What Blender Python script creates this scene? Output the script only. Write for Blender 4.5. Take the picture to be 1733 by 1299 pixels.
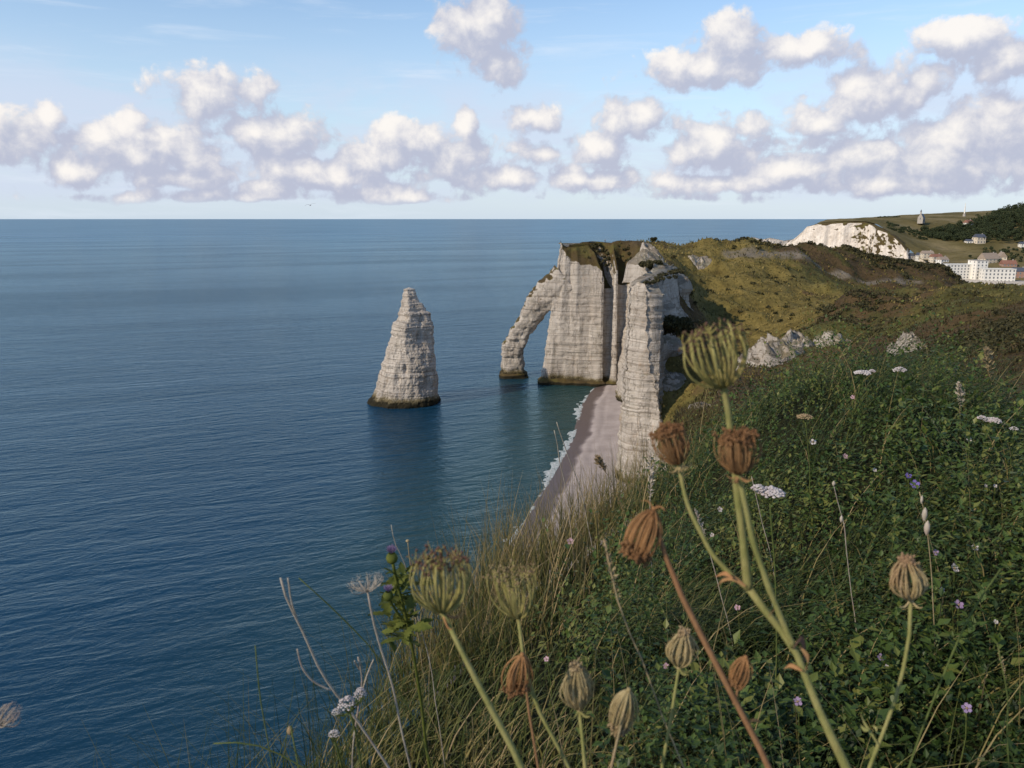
import bpy, math, random
import numpy as np
from mathutils import Vector

# ------------------------------------------------------------------ camera, sky, sun
scene = bpy.context.scene
for o in list(bpy.data.objects):
    bpy.data.objects.remove(o)
col = scene.collection
R = math.radians

CAM_Z = 81.0            # metres above the sea
F_PX = 1351.0           # focal length in photograph pixels
PITCH = R(11.69)
cam_d = bpy.data.cameras.new('camera')
cam = bpy.data.objects.new('camera', cam_d)
col.objects.link(cam)
cam_d.sensor_width = 36.0
cam_d.lens = 36.0 * F_PX / 1733.0
cam_d.clip_start = 0.05
cam_d.clip_end = 600000.0
cam.location = (0, 0, CAM_Z)
cam.rotation_euler = (math.pi / 2 - PITCH, 0, 0)
cam_d.dof.use_dof = True
cam_d.dof.focus_distance = 12.0
cam_d.dof.aperture_fstop = 12.0
scene.camera = cam

SUN_EL = 31.0
SUN_BEHIND = 33.0       # degrees behind the left-hand side
sun_vec = Vector((-math.cos(R(SUN_BEHIND)) * math.cos(R(SUN_EL)),
                  -math.sin(R(SUN_BEHIND)) * math.cos(R(SUN_EL)), math.sin(R(SUN_EL))))
sd = bpy.data.lights.new('sun', 'SUN')
sd.energy = 3.5
sd.angle = R(0.6)
sd.color = (1.0, 0.85, 0.66)
sun = bpy.data.objects.new('sun', sd)
col.objects.link(sun)
sun.location = (-60, -20, 160)
sun.rotation_euler = (-sun_vec).to_track_quat('-Z', 'Y').to_euler()

scene.view_settings.view_transform = 'Standard'
scene.view_settings.look = 'None'
scene.view_settings.gamma = 1.0
scene.view_settings.use_curve_mapping = False
scene.view_settings.exposure = 0.22
scene.render.engine = 'CYCLES'
scene.cycles.use_denoising = True
scene.cycles.max_bounces = 5
scene.cycles.diffuse_bounces = 2
scene.cycles.glossy_bounces = 2
scene.cycles.transmission_bounces = 2
scene.cycles.transparent_max_bounces = 4
scene.cycles.caustics_reflective = False
scene.cycles.caustics_refractive = False
scene.render.film_transparent = False

CP, SP = math.cos(PITCH), math.sin(PITCH)
def ray(px, py):
    a = (px - 866.5) / F_PX
    b = -(py - 649.5) / F_PX
    return Vector((a, CP + b * SP, -SP + b * CP))
def at(px, py, Y):
    """point seen at a photo pixel, Y metres ahead of the camera"""
    d = ray(px, py)
    t = Y / d.y
    return Vector((d.x * t, Y, CAM_Z + d.z * t))
def sea_at(px, py, z=0.0):
    d = ray(px, py)
    t = (z - CAM_Z) / d.z
    return Vector((d.x * t, d.y * t, z))

# ------------------------------------------------------------------ world: Nishita sky with cumulus
world = bpy.data.worlds.new('World')
scene.world = world
world.use_nodes = True
wn, wl = world.node_tree.nodes, world.node_tree.links
wn.clear()

def pix_azel(px, py):
    d = ray(px, py).normalized()
    return math.degrees(math.atan2(d.x, d.y)), math.degrees(math.asin(d.z))

# cumulus of this sky: centre (az, el) taken from the photograph, half width and half height in degrees
CLOUDS = [(812, 40, 66, 78), (850, 105, 40, 45), (365, 153, 86, 40), (40, 228, 66, 40), (80, 200, 26, 24), (212, 222, 36, 30),
          (215, 262, 78, 44), (312, 258, 66, 50), (130, 290, 50, 24), (480, 232, 88, 46), (430, 225, 50, 30), (500, 285, 110, 30),
          (700, 238, 84, 36), (790, 215, 22, 30), (640, 268, 84, 34), (770, 262, 66, 42), (905, 200, 46, 26),
          (1010, 252, 58, 36), (1075, 200, 82, 34), (1215, 248, 84, 56), (1240, 70, 62, 44), (1190, 118, 112, 34), (1365, 80, 86, 30),
          (1625, 66, 92, 30), (1715, 92, 60, 36), (1480, 165, 82, 48), (1560, 138, 36, 40), (1385, 212, 58, 28),
          (1450, 255, 88, 38), (1575, 262, 92, 52), (1690, 215, 84, 50), (1650, 285, 110, 40), (560, 305, 120, 20),
          (850, 300, 100, 24), (1010, 305, 110, 22), (1330, 285, 70, 30), (1230, 310, 120, 18), (1500, 312, 140, 20), (300, 300, 110, 20)]
def wmath(op, a, b=None, c=None, clamp=False):
    n = wn.new('ShaderNodeMath'); n.operation = op; n.use_clamp = clamp
    for i, v in enumerate((a, b, c)):
        if v is None: continue
        if isinstance(v, (int, float)): n.inputs[i].default_value = v
        else: wl.new(v, n.inputs[i])
    return n.outputs[0]
def wvec(op, a, b=None, c=None):
    n = wn.new('ShaderNodeVectorMath'); n.operation = op
    for i, v in enumerate((a, b, c)):
        if v is None: continue
        if isinstance(v, (tuple, list)): n.inputs[i].default_value = v
        else: wl.new(v, n.inputs[i])
    return n.outputs['Value'] if op in ('LENGTH', 'DOT_PRODUCT', 'DISTANCE') else n.outputs[0]
def wnoise(vec, scale, detail, rough, dist=0.0):
    n = wn.new('ShaderNodeTexNoise'); n.noise_dimensions = '3D'
    n.inputs['Scale'].default_value = scale; n.inputs['Detail'].default_value = detail
    n.inputs['Roughness'].default_value = rough; n.inputs['Distortion'].default_value = dist
    wl.new(vec, n.inputs['Vector'])
    return n.outputs['Fac']
def wmap(v, a, b, c=0.0, d=1.0, smooth=True):
    n = wn.new('ShaderNodeMapRange'); n.interpolation_type = 'SMOOTHSTEP' if smooth else 'LINEAR'
    n.inputs[1].default_value = a; n.inputs[2].default_value = b
    n.inputs[3].default_value = c; n.inputs[4].default_value = d
    wl.new(v, n.inputs[0])
    return n.outputs[0]
def wmix(f, a, b):
    n = wn.new('ShaderNodeMix'); n.data_type = 'RGBA'
    for i, v in ((0, f), (6, a), (7, b)):
        if isinstance(v, (int, float)): n.inputs[i].default_value = v
        elif isinstance(v, (tuple, list)): n.inputs[i].default_value = (*v, 1)
        else: wl.new(v, n.inputs[i])
    return n.outputs[2]
wtc = wn.new('ShaderNodeTexCoord')
wdir = wvec('NORMALIZE', wtc.outputs['Generated'])
wsep = wn.new('ShaderNodeSeparateXYZ'); wl.new(wdir, wsep.inputs[0])
az = wmath('MULTIPLY', wmath('ARCTAN2', wsep.outputs[0], wsep.outputs[1]), 57.2958)
el = wmath('MULTIPLY', wmath('ARCSINE', wsep.outputs[2]), 57.2958)
wcmb = wn.new('ShaderNodeCombineXYZ'); wl.new(az, wcmb.inputs[0]); wl.new(el, wcmb.inputs[1])
AE = wcmb.outputs[0]

def cloud_field(P):
    """signed 'inside cloud' value: above 0 inside a cumulus"""
    last = None
    for (px, py, hw, hh) in CLOUDS:
        ca, ce = pix_azel(px, py)
        w = hw / F_PX * 57.3 * 1.16; h = hh / F_PX * 57.3 * 1.14
        L = wvec('LENGTH', wvec('MULTIPLY_ADD', P, (1 / w, 1 / h, 0), (-ca / w, -ce / h, 0)))
        if last is None: last = L
        else:
            n = wn.new('ShaderNodeMath'); n.operation = 'SMOOTH_MIN'
            wl.new(last, n.inputs[0]); wl.new(L, n.inputs[1]); n.inputs[2].default_value = 0.25
            last = n.outputs[0]
    # the same cumulus elsewhere round the sky and the small ones low down
    Pz = wvec('MULTIPLY', P, (0.6, 2.0, 1.0))
    n_big = wnoise(Pz, 0.16, 2.0, 0.5)
    n_fine = wnoise(P, 0.52, 8.0, 0.585, 0.2)
    n_mid = wnoise(P, 0.30, 2.0, 0.5)
    inside = wmath('SUBTRACT', 0.92, last)
    inside = wmath('MULTIPLY', inside, 0.9)
    low_band = wmath('MULTIPLY', wmap(elP(P), 0.5, 1.4), wmap(elP(P), 8.0, 4.2))
    band = wmath('ADD', wmath('MULTIPLY', wmath('SUBTRACT', n_big, 0.485), 3.2), wmath('MULTIPLY', wmath('SUBTRACT', low_band, 1.0), 1.1))
    inside = wmath('MAXIMUM', inside, band)
    d = wmath('ADD', inside, wmath('MULTIPLY', wmath('SUBTRACT', n_fine, 0.5), 1.8))
    d = wmath('ADD', d, wmath('MULTIPLY', wmath('SUBTRACT', n_mid, 0.5), 0.7))
    return d
def elP(P):
    s = wn.new('ShaderNodeSeparateXYZ'); wl.new(P, s.inputs[0]); return s.outputs[1]
f0 = cloud_field(AE)
f1 = cloud_field(wvec('ADD', AE, (-0.75, 1.15, 0.0)))
alpha = wmap(f0, -0.06, 0.30)
lit = wmath('SUBTRACT', f0, f1)
lit = wmath('ADD', wmath('MULTIPLY', lit, 0.80), wmath('MULTIPLY', f0, 0.30))
lit = wmap(lit, -0.16, 0.98)
cloud_col = wmix(lit, (0.50, 0.53, 0.66), (1.0, 0.95, 0.90))
# thin high streaks
streak = wnoise(wvec('MULTIPLY', AE, (0.10, 0.9, 1.0)), 0.8, 5.0, 0.6, 0.4)
streak = wmath('MULTIPLY', wmap(streak, 0.52, 0.80), 0.42)
# low veil of pale air above the sea and thin grey bars in it
sky = wn.new('ShaderNodeTexSky')
sky.sky_type = 'NISHITA'
sky.sun_disc = False
sky.sun_elevation = R(SUN_EL)
sky.sun_rotation = math.atan2(sun_vec.x, sun_vec.y)
sky.altitude = 80
sky.air_density = 1.0
sky.dust_density = 0.15
sky.ozone_density = 2.2
SKY_STRENGTH = 0.15
bg_sky = wn.new('ShaderNodeBackground'); bg_sky.inputs[1].default_value = SKY_STRENGTH
wl.new(sky.outputs[0], bg_sky.inputs[0])
bg_cl = wn.new('ShaderNodeBackground'); bg_cl.inputs[1].default_value = 0.86
wl.new(cloud_col, bg_cl.inputs[0])
bg_st = wn.new('ShaderNodeBackground'); bg_st.inputs[0].default_value = (0.80, 0.86, 0.95, 1); bg_st.inputs[1].default_value = 0.9
# pale sea air low over the horizon
bg_air = wn.new('ShaderNodeBackground'); bg_air.inputs[0].default_value = (0.50, 0.60, 0.715, 1); bg_air.inputs[1].default_value = 1.0
ma = wn.new('ShaderNodeMixShader'); wl.new(wmap(el, 15.0, 0.0, 0.0, 0.92, smooth=False), ma.inputs[0]); wl.new(bg_sky.outputs[0], ma.inputs[1]); wl.new(bg_air.outputs[0], ma.inputs[2])
# lilac bank of thinner cloud behind the cumulus
bank = wnoise(wvec('MULTIPLY', AE, (0.35, 1.0, 1.0)), 0.22, 5.0, 0.6, 0.3)
bank = wmath('MULTIPLY', wmap(bank, 0.36, 0.60), wmath('MULTIPLY', wmap(el, 0.4, 2.0), wmap(el, 11.5, 6.5)))
bank = wmath('MULTIPLY', bank, 0.72)
bg_bk = wn.new('ShaderNodeBackground'); bg_bk.inputs[0].default_value = (0.56, 0.62, 0.76, 1); bg_bk.inputs[1].default_value = 1.0
mb = wn.new('ShaderNodeMixShader'); wl.new(bank, mb.inputs[0]); wl.new(ma.outputs[0], mb.inputs[1]); wl.new(bg_bk.outputs[0], mb.inputs[2])
m0 = wn.new('ShaderNodeMixShader'); wl.new(streak, m0.inputs[0]); wl.new(mb.outputs[0], m0.inputs[1]); wl.new(bg_st.outputs[0], m0.inputs[2])
m1 = wn.new('ShaderNodeMixShader')
above = wmap(el, 0.3, 1.5)
wl.new(wmath('MULTIPLY', wmath('MULTIPLY', alpha, above), 0.95), m1.inputs[0])
wl.new(m0.outputs[0], m1.inputs[1]); wl.new(bg_cl.outputs[0], m1.inputs[2])
wout = wn.new('ShaderNodeOutputWorld')
wl.new(m1.outputs[0], wout.inputs[0])
world.cycles.sampling_method = 'NONE'

# ------------------------------------------------------------------ helpers
rng = np.random.default_rng(7)
def vnoise(p, seed=0):
    """value noise, p (N,3) -> (N,) in -1..1"""
    p = np.asarray(p, dtype=np.float64)
    i = np.floor(p).astype(np.int64); f = p - i
    u = f * f * f * (f * (f * 6 - 15) + 10)
    def h(ix, iy, iz):
        n = (ix * 374761393 + iy * 668265263 + iz * 2147483647 + seed * 1274126177) & 0xFFFFFFFF
        n = ((n ^ (n >> 13)) * 1274126177) & 0xFFFFFFFF
        n = ((n ^ (n >> 16)) * 2246822519) & 0xFFFFFFFF
        return ((n ^ (n >> 15)) & 0xFFFFFF) / float(0x7FFFFF) - 1.0
    x, y, z = i[:, 0], i[:, 1], i[:, 2]
    r = 0
    for dx in (0, 1):
        wx = u[:, 0] if dx else 1 - u[:, 0]
        for dy in (0, 1):
            wy = u[:, 1] if dy else 1 - u[:, 1]
            for dz in (0, 1):
                wz = u[:, 2] if dz else 1 - u[:, 2]
                r = r + wx * wy * wz * h(x + dx, y + dy, z + dz)
    return r
def fbm(p, octaves=4, seed=0, gain=0.5):
    p = np.asarray(p, dtype=np.float64); r = 0; a = 1.0; s = 0
    for k in range(octaves):
        r = r + a * vnoise(p * 2.0 ** k + 17.3 * k, seed + k); s += a; a *= gain
    return r / s
def sstep(a, b, x):
    t = np.clip((np.asarray(x, float) - a) / (b - a), 0, 1); return t * t * (3 - 2 * t)

def mesh_np(name, verts, faces, smooth=True, attrs=None):
    """faces: list of arrays (M,k)"""
    me = bpy.data.meshes.new(name)
    verts = np.asarray(verts, dtype=np.float32)
    if not isinstance(faces, (list, tuple)): faces = [faces]
    faces = [np.asarray(f, dtype=np.int32) for f in faces if len(f)]
    tot = sum(f.size for f in faces); npoly = sum(len(f) for f in faces)
    me.vertices.add(len(verts)); me.vertices.foreach_set('co', verts.ravel())
    me.loops.add(tot); me.loops.foreach_set('vertex_index', np.concatenate([f.ravel() for f in faces]))
    me.polygons.add(npoly)
    starts = []; c = 0
    for f in faces:
        starts.append(c + np.arange(len(f)) * f.shape[1]); c += f.size
    me.polygons.foreach_set('loop_start', np.concatenate(starts).astype(np.int32))
    me.polygons.foreach_set('use_smooth', np.full(npoly, smooth))
    if attrs:
        for k, v in attrs.items():
            a = me.attributes.new(k, 'FLOAT', 'POINT'); a.data.foreach_set('value', np.asarray(v, dtype=np.float32))
    me.update(calc_edges=True); me.validate()
    return me
def add(name, me, mat=None, parent=None, label=None, cat=None, group=None, kind=None, loc=None):
    o = bpy.data.objects.new(name, me)
    col.objects.link(o)
    if mat is not None and me is not None:
        if not me.materials: me.materials.append(mat)
    if parent is not None: o.parent = parent
    if loc is not None: o.location = loc
    if label: o['label'] = label
    if cat: o['category'] = cat
    if group: o['group'] = group
    if kind: o['kind'] = kind
    return o
def grid_faces(nr, nc, wrap=False, off=0):
    r = np.arange(nr - 1)[:, None]; c = np.arange(nc if wrap else nc - 1)[None, :]
    c2 = (c + 1) % nc
    a = r * nc + c; b = r * nc + c2; d = (r + 1) * nc + c; e = (r + 1) * nc + c2
    return np.stack([a, b, e, d], -1).reshape(-1, 4) + off
def resample(pts, n):
    pts = np.asarray(pts, float)
    d = np.concatenate([[0], np.cumsum(np.linalg.norm(np.diff(pts, axis=0), axis=1))])
    s = np.linspace(0, d[-1], n)
    return np.stack([np.interp(s, d, pts[:, k]) for k in range(pts.shape[1])], 1)

class NT:
    """small node-tree writer"""
    def __init__(self, name):
        self.m = bpy.data.materials.new(name); self.m.use_nodes = True
        self.t = self.m.node_tree; self.t.nodes.clear()
        self.out = self.t.nodes.new('ShaderNodeOutputMaterial')
    def n(self, typ, **kw):
        x = self.t.nodes.new(typ)
        for k, v in kw.items(): setattr(x, k, v)
        return x
    def put(self, sock, v):
        if v is None: return
        if isinstance(v, (int, float)): sock.default_value = v
        elif isinstance(v, (tuple, list)):
            sock.default_value = (*v, 1) if (len(v) == 3 and sock.type == 'RGBA') else v
        else: self.t.links.new(v, sock)
    def math(self, op, a, b=None, c=None, clamp=False):
        x = self.n('ShaderNodeMath', operation=op, use_clamp=clamp)
        for i, v in enumerate((a, b, c)): self.put(x.inputs[i], v)
        return x.outputs[0]
    def vec(self, op, a, b=None):
        x = self.n('ShaderNodeVectorMath', operation=op)
        for i, v in enumerate((a, b)): self.put(x.inputs[i], v)
        return x.outputs['Value'] if op in ('LENGTH', 'DOT_PRODUCT', 'DISTANCE') else x.outputs[0]
    def pos(self):
        return self.n('ShaderNodeNewGeometry').outputs['Position']
    def normal(self):
        return self.n('ShaderNodeNewGeometry').outputs['Normal']
    def sep(self, v):
        x = self.n('ShaderNodeSeparateXYZ'); self.put(x.inputs[0], v); return x.outputs
    def noise(self, v, scale, detail=4, rough=0.55, dist=0.0):
        x = self.n('ShaderNodeTexNoise'); self.put(x.inputs['Vector'], v)
        x.inputs['Scale'].default_value = scale; x.inputs['Detail'].default_value = detail
        x.inputs['Roughness'].default_value = rough; x.inputs['Distortion'].default_value = dist
        return x.outputs['Fac']
    def ramp(self, v, stops):
        x = self.n('ShaderNodeValToRGB'); self.put(x.inputs[0], v)
        e = x.color_ramp.elements
        while len(e) < len(stops): e.new(0.5)
        for i, (p, c) in enumerate(stops):
            e[i].position = p; e[i].color = (*c, 1)
        return x.outputs[0]
    def mapr(self, v, a, b, c=0.0, d=1.0):
        x = self.n('ShaderNodeMapRange', interpolation_type='SMOOTHSTEP')
        self.put(x.inputs[0], v)
        for i, q in enumerate((a, b, c, d)): x.inputs[i + 1].default_value = q
        return x.outputs[0]
    def mix(self, f, a, b, blend='MIX'):
        x = self.n('ShaderNodeMix', data_type='RGBA', blend_type=blend)
        self.put(x.inputs[0], f); self.put(x.inputs[6], a); self.put(x.inputs[7], b)
        return x.outputs[2]
    def attr(self, name):
        return self.n('ShaderNodeAttribute', attribute_name=name).outputs['Fac']
    def bump(self, h, strength=0.5, dist=0.1, normal=None):
        x = self.n('ShaderNodeBump'); x.inputs['Strength'].default_value = strength
        x.inputs['Distance'].default_value = dist; self.put(x.inputs['Height'], h); self.put(x.inputs['Normal'], normal)
        return x.outputs[0]
    def principled(self, color, rough=0.8, spec=0.3, normal=None, **kw):
        x = self.n('ShaderNodeBsdfPrincipled')
        self.put(x.inputs['Base Color'], color); self.put(x.inputs['Roughness'], rough)
        x.inputs['Specular IOR Level'].default_value = spec
        self.put(x.inputs['Normal'], normal)
        for k, v in kw.items(): self.put(x.inputs[k], v)
        self.t.links.new(x.outputs[0], self.out.inputs[0])
        return x
def flat_mat(name, c, rough=0.8, spec=0.2, var=0.25, scale=3.0):
    t = NT(name)
    nz = t.noise(t.pos(), scale, 4)
    dark = tuple(v * (1 - var) for v in c); light = tuple(min(1, v * (1 + var)) for v in c)
    t.principled(t.mix(nz, dark, light), rough, spec)
    return t.m
def leaf_mat(name, stops, rough=0.6, trans=0.35, spec=0.25):
    """two-sided leaf: colour from the 'tint' attribute, some light passes through"""
    t = NT(name)
    c = t.ramp(t.attr('tint'), stops)
    p = t.principled(c, rough, spec)
    tr = t.n('ShaderNodeBsdfTranslucent'); t.put(tr.inputs[0], c)
    mx = t.n('ShaderNodeMixShader'); mx.inputs[0].default_value = trans
    t.t.links.new(p.outputs[0], mx.inputs[1]); t.t.links.new(tr.outputs[0], mx.inputs[2])
    t.t.links.new(mx.outputs[0], t.out.inputs[0])
    return t.m

# ------------------------------------------------------------------ materials of the large structure
def make_chalk(name, warm=1.0, weed=True, strata=1.0, turf=0.0, white=1.0, stain=1.0):
    t = NT(name)
    P = t.pos(); s = t.sep(P)
    warp = t.noise(P, 0.06, 3)
    zz = t.math('ADD', s[2], t.math('MULTIPLY', warp, 3.0))
    n1 = t.n('ShaderNodeTexNoise', noise_dimensions='1D'); t.put(n1.inputs['W'], zz)
    n1.inputs['Scale'].default_value = 0.95; n1.inputs['Detail'].default_value = 5; n1.inputs['Roughness'].default_value = 0.75
    big = t.noise(P, 0.09, 5, 0.6)
    vert = t.noise(t.vec('MULTIPLY', P, (0.5, 0.5, 0.05)), 1.0, 4, 0.6)
    fine = t.noise(P, 1.6, 5, 0.65)
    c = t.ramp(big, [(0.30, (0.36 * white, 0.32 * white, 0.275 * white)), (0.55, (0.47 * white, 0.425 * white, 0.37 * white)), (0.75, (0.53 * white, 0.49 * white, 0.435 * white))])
    band = t.mapr(n1.outputs['Fac'], 0.55, 0.60)
    c = t.mix(t.math('MULTIPLY', band, 0.60 * strata), c, (0.25, 0.21, 0.175))
    c = t.mix(t.math('MULTIPLY', t.mapr(vert, 0.50, 0.72), 0.50 * stain), c, (0.30, 0.27, 0.22))
    c = t.mix(t.math('MULTIPLY', t.mapr(fine, 0.52, 0.75), 0.40 * stain), c, (0.26, 0.22, 0.18))
    rust = t.noise(t.vec('MULTIPLY', P, (0.25, 0.25, 0.10)), 1.0, 5, 0.65)
    c = t.mix(t.math('MULTIPLY', t.mapr(rust, 0.55, 0.75), 0.5 * stain), c, (0.30, 0.21, 0.13))
    crack = t.noise(t.vec('MULTIPLY', P, (0.45, 0.45, 0.07)), 1.0, 3, 0.6, 0.6)
    crk = t.mapr(t.math('ABSOLUTE', t.math('SUBTRACT', crack, 0.5)), 0.016, 0.0)
    c = t.mix(t.math('MULTIPLY', crk, 0.6 * stain), c, (0.14, 0.12, 0.10))
    if weed:
        lim = t.math('ADD', s[2], t.math('ADD', t.math('MULTIPLY', t.math('SUBTRACT', fine, 0.5), 4.0), t.math('MULTIPLY', t.math('SUBTRACT', big, 0.5), 7.0)))
        ochre = t.math('MULTIPLY', t.mapr(lim, 5.2, 3.2), 0.85)
        c = t.mix(ochre, c, (0.13, 0.10, 0.035))
        wd = t.mapr(lim, 3.8, 2.0)
        c = t.mix(wd, c, (0.025, 0.022, 0.013))
    if turf > 0:
        nz = t.sep(t.normal())[2]
        f = t.mapr(t.math('ADD', t.math('ADD', nz, t.math('MULTIPLY', t.attr('cap'), 0.33)), t.math('MULTIPLY', t.math('SUBTRACT', t.noise(P, 0.25, 5, 0.65), 0.5), 0.7)), 0.42, 0.60)
        g = t.ramp(t.noise(P, 0.12, 6, 0.65), [(0.35, (0.075, 0.055, 0.03)), (0.5, (0.085, 0.062, 0.025)), (0.65, (0.11, 0.10, 0.03)), (0.8, (0.06, 0.07, 0.022))])
        c = t.mix(t.math('MULTIPLY', f, turf), c, g)
    h = t.math('ADD', t.math('MULTIPLY', fine, 0.8), t.math('MULTIPLY', n1.outputs['Fac'], 1.0))
    h = t.math('SUBTRACT', h, t.math('MULTIPLY', crk, 0.5))
    t.principled(c, 0.92, 0.12, t.bump(h, 0.7, 0.7))
    return t.m
chalk = make_chalk('chalk_rock', turf=1.0)
chalk_fin = make_chalk('chalk_buttress_rock', turf=0.5)
chalk_needle = make_chalk('chalk_stack', strata=1.25)
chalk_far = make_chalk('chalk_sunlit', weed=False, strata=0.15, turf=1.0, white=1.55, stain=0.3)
chalk_crag = make_chalk('chalk_crag', weed=False, strata=0.7, turf=0.6, white=0.88)

# turf of the hillsides
def make_turf(name):
    t = NT(name)
    P = t.pos(); s = t.sep(P)
    n_big = t.noise(P, 0.018, 5, 0.6, 0.6)
    n_mid = t.noise(P, 0.12, 6, 0.65)
    n_fin = t.noise(P, 0.9, 6, 0.7)
    gold = t.ramp(n_mid, [(0.30, (0.090, 0.068, 0.022)), (0.5, (0.172, 0.134, 0.042)), (0.7, (0.25, 0.19, 0.062))])
    green = t.ramp(n_mid, [(0.3, (0.048, 0.046, 0.016)), (0.55, (0.115, 0.105, 0.034)), (0.75, (0.20, 0.165, 0.058))])
    brown = t.ramp(n_mid, [(0.3, (0.052, 0.036, 0.019)), (0.6, (0.105, 0.070, 0.034)), (0.8, (0.15, 0.105, 0.05))])
    A = t.attr('gold'); B = t.attr('brown'); Pt = t.attr('path'); Ck = t.attr('bare')
    k = t.math('MULTIPLY', t.math('SUBTRACT', n_big, 0.5), 1.7)
    c = t.mix(t.mapr(t.math('ADD', A, k), 0.35, 0.65), green, gold)
    c = t.mix(t.mapr(t.math('ADD', B, t.math('ADD', k, t.math('MULTIPLY', t.math('SUBTRACT', n_mid, 0.5), 1.1))), 0.32, 0.55), c, brown)
    c = t.mix(t.math('MULTIPLY', t.mapr(n_fin, 0.46, 0.72), 0.75), c, (0.028, 0.026, 0.011))
    c = t.mix(t.math('MULTIPLY', Pt, t.mapr(n_mid, 0.25, 0.6)), c, (0.20, 0.17, 0.13))
    c = t.mix(t.attr('soil_shade'), c, t.ramp(n_fin, [(0.3, (0.012, 0.012, 0.007)), (0.7, (0.028, 0.030, 0.012))]))  # near soil coloured almost black, with the shade beneath the herbs in it
    nz = t.sep(t.normal())[2]
    rock = t.mapr(t.math('ADD', nz, t.math('MULTIPLY', t.math('SUBTRACT', n_mid, 0.5), 0.9)), 0.42, 0.25)
    rock = t.math('MAXIMUM', rock, t.mapr(t.math('ADD', Ck, t.math('SUBTRACT', n_mid, 0.5)), 0.5, 0.62))
    c = t.mix(rock, c, t.ramp(n_fin, [(0.3, (0.26, 0.22, 0.18)), (0.6, (0.5, 0.46, 0.40))]))
    h = t.math('ADD', t.math('MULTIPLY', n_mid, 3.0), n_fin)
    t.principled(c, 0.95, 0.08, t.bump(h, 0.9, 0.7))
    return t.m
turf = make_turf('hill_turf')

# sea
def make_sea():
    t = NT('sea_water')
    P = t.pos(); s = t.sep(P)
    rot = t.n('ShaderNodeVectorRotate', rotation_type='Z_AXIS'); t.put(rot.inputs['Vector'], P); rot.inputs['Angle'].default_value = R(-24)
    Q = rot.outputs[0]
    w1 = t.noise(t.vec('MULTIPLY', Q, (0.030, 0.10, 0.0)), 1.0, 3, 0.5, 0.8)
    w2 = t.noise(t.vec('MULTIPLY', Q, (0.13, 0.36, 0.0)), 1.0, 4, 0.55, 0.8)
    w3 = t.noise(t.vec('MULTIPLY', P, (0.55, 0.8, 0.0)), 1.0, 4, 0.6, 0.4)
    h = t.math('ADD', t.math('MULTIPLY', w1, 1.6), t.math('ADD', t.math('MULTIPLY', w2, 1.0), t.math('MULTIPLY', w3, 0.34)))
    h = t.math('MULTIPLY', h, t.mapr(t.vec('LENGTH', P), 300.0, 5000.0, 1.0, 0.30))
    slick = t.noise(t.vec('MULTIPLY', Q, (0.0012, 0.006, 0.0)), 1.0, 4, 0.6, 0.8)
    # shallow water over chalk near the shore is greener
    dx = t.math('SUBTRACT', t.math('MULTIPLY', t.math('SUBTRACT', s[1], 215.0), 0.22), s[0])
    shore = t.math('MULTIPLY', t.mapr(dx, 75.0, 0.0), t.math('MULTIPLY', t.mapr(s[1], 60.0, 200.0), t.mapr(s[1], 440.0, 390.0)))
    c = t.mix(slick, (0.004, 0.025, 0.052), (0.007, 0.045, 0.090))
    c = t.mix(t.math('MULTIPLY', shore, 0.75), c, (0.022, 0.055, 0.045))
    dist = t.vec('LENGTH', P)
    rough = t.mapr(dist, 100.0, 5000.0, 0.12, 0.28)
    b = t.bump(h, 1.0, 0.80)
    body = t.n('ShaderNodeBsdfDiffuse'); t.put(body.inputs[0], c)
    gl = t.n('ShaderNodeBsdfGlossy'); gl.inputs[0].default_value = (0.77, 0.95, 1.0, 1); t.put(gl.inputs['Roughness'], rough); t.put(gl.inputs['Normal'], b)
    fr = t.n('ShaderNodeFresnel'); fr.inputs[0].default_value = 1.33; t.put(fr.inputs['Normal'], t.bump(h, 1.0, 0.50))
    f = fr.outputs[0]
    # wave slopes keep a rough sea from ever mirroring fully
    f = t.math('DIVIDE', f, t.math('ADD', 1.0, t.math('MULTIPLY', f, 0.95)))
    f = t.math('MULTIPLY', f, t.mapr(slick, 0.3, 0.7, 0.86, 1.10))
    mx = t.n('ShaderNodeMixShader'); t.put(mx.inputs[0], f)
    t.t.links.new(body.outputs[0], mx.inputs[1]); t.t.links.new(gl.outputs[0], mx.inputs[2]); t.t.links.new(mx.outputs[0], t.out.inputs[0])
    return t.m
sea_m = make_sea()

# ------------------------------------------------------------------ sea: one sheet of rings out to the horizon
radii = np.concatenate([[2.0], np.geomspace(20, 260000, 60)])
ang = np.linspace(0, 2 * np.pi, 97)[:-1]
v = np.stack([np.outer(radii, np.cos(ang)), np.outer(radii, np.sin(ang)), np.zeros((len(radii), len(ang)))], -1).reshape(-1, 3)
fc = [grid_faces(len(radii), len(ang), wrap=True)[:, ::-1]]
add('sea', mesh_np('sea', v, fc), sea_m, kind='structure', label='deep blue sea reaching to the horizon')

# ------------------------------------------------------------------ hillside height field
EDGE = np.array([(-2.4, -1.30), (-1, -1.08), (0.0, -0.95), (1.2, -0.74), (1.9, -0.50), (2.8, -0.25), (3.8, 0.0), (4.8, 0.55), (5.6, 1.0), (8, 1.7), (12, 2.6), (25, 5.2),
                 (40, 8.5), (80, 22), (120, 37), (150, 41), (190, 42), (215, 42), (228, 43), (238, 41), (250, 43), (262, 46),
                 (290, 53), (330, 58), (365, 60), (378, 62), (392, 62), (410, 60), (425, 66), (440, 80), (470, 120), (505, 180), (545, 240)], float)
def x_edge(Y): return np.interp(Y, EDGE[:, 0], EDGE[:, 1])
CTRL = []     # x, y, z
def cp(px, py, Y, dz=0.0):
    p = at(px, py, Y); CTRL.append((p.x, p.y, p.z + dz))
def cr(x, y, z): CTRL.append((x, y, CAM_Z + z))
def ca(x, y, z): CTRL.append((x, y, z))
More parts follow.
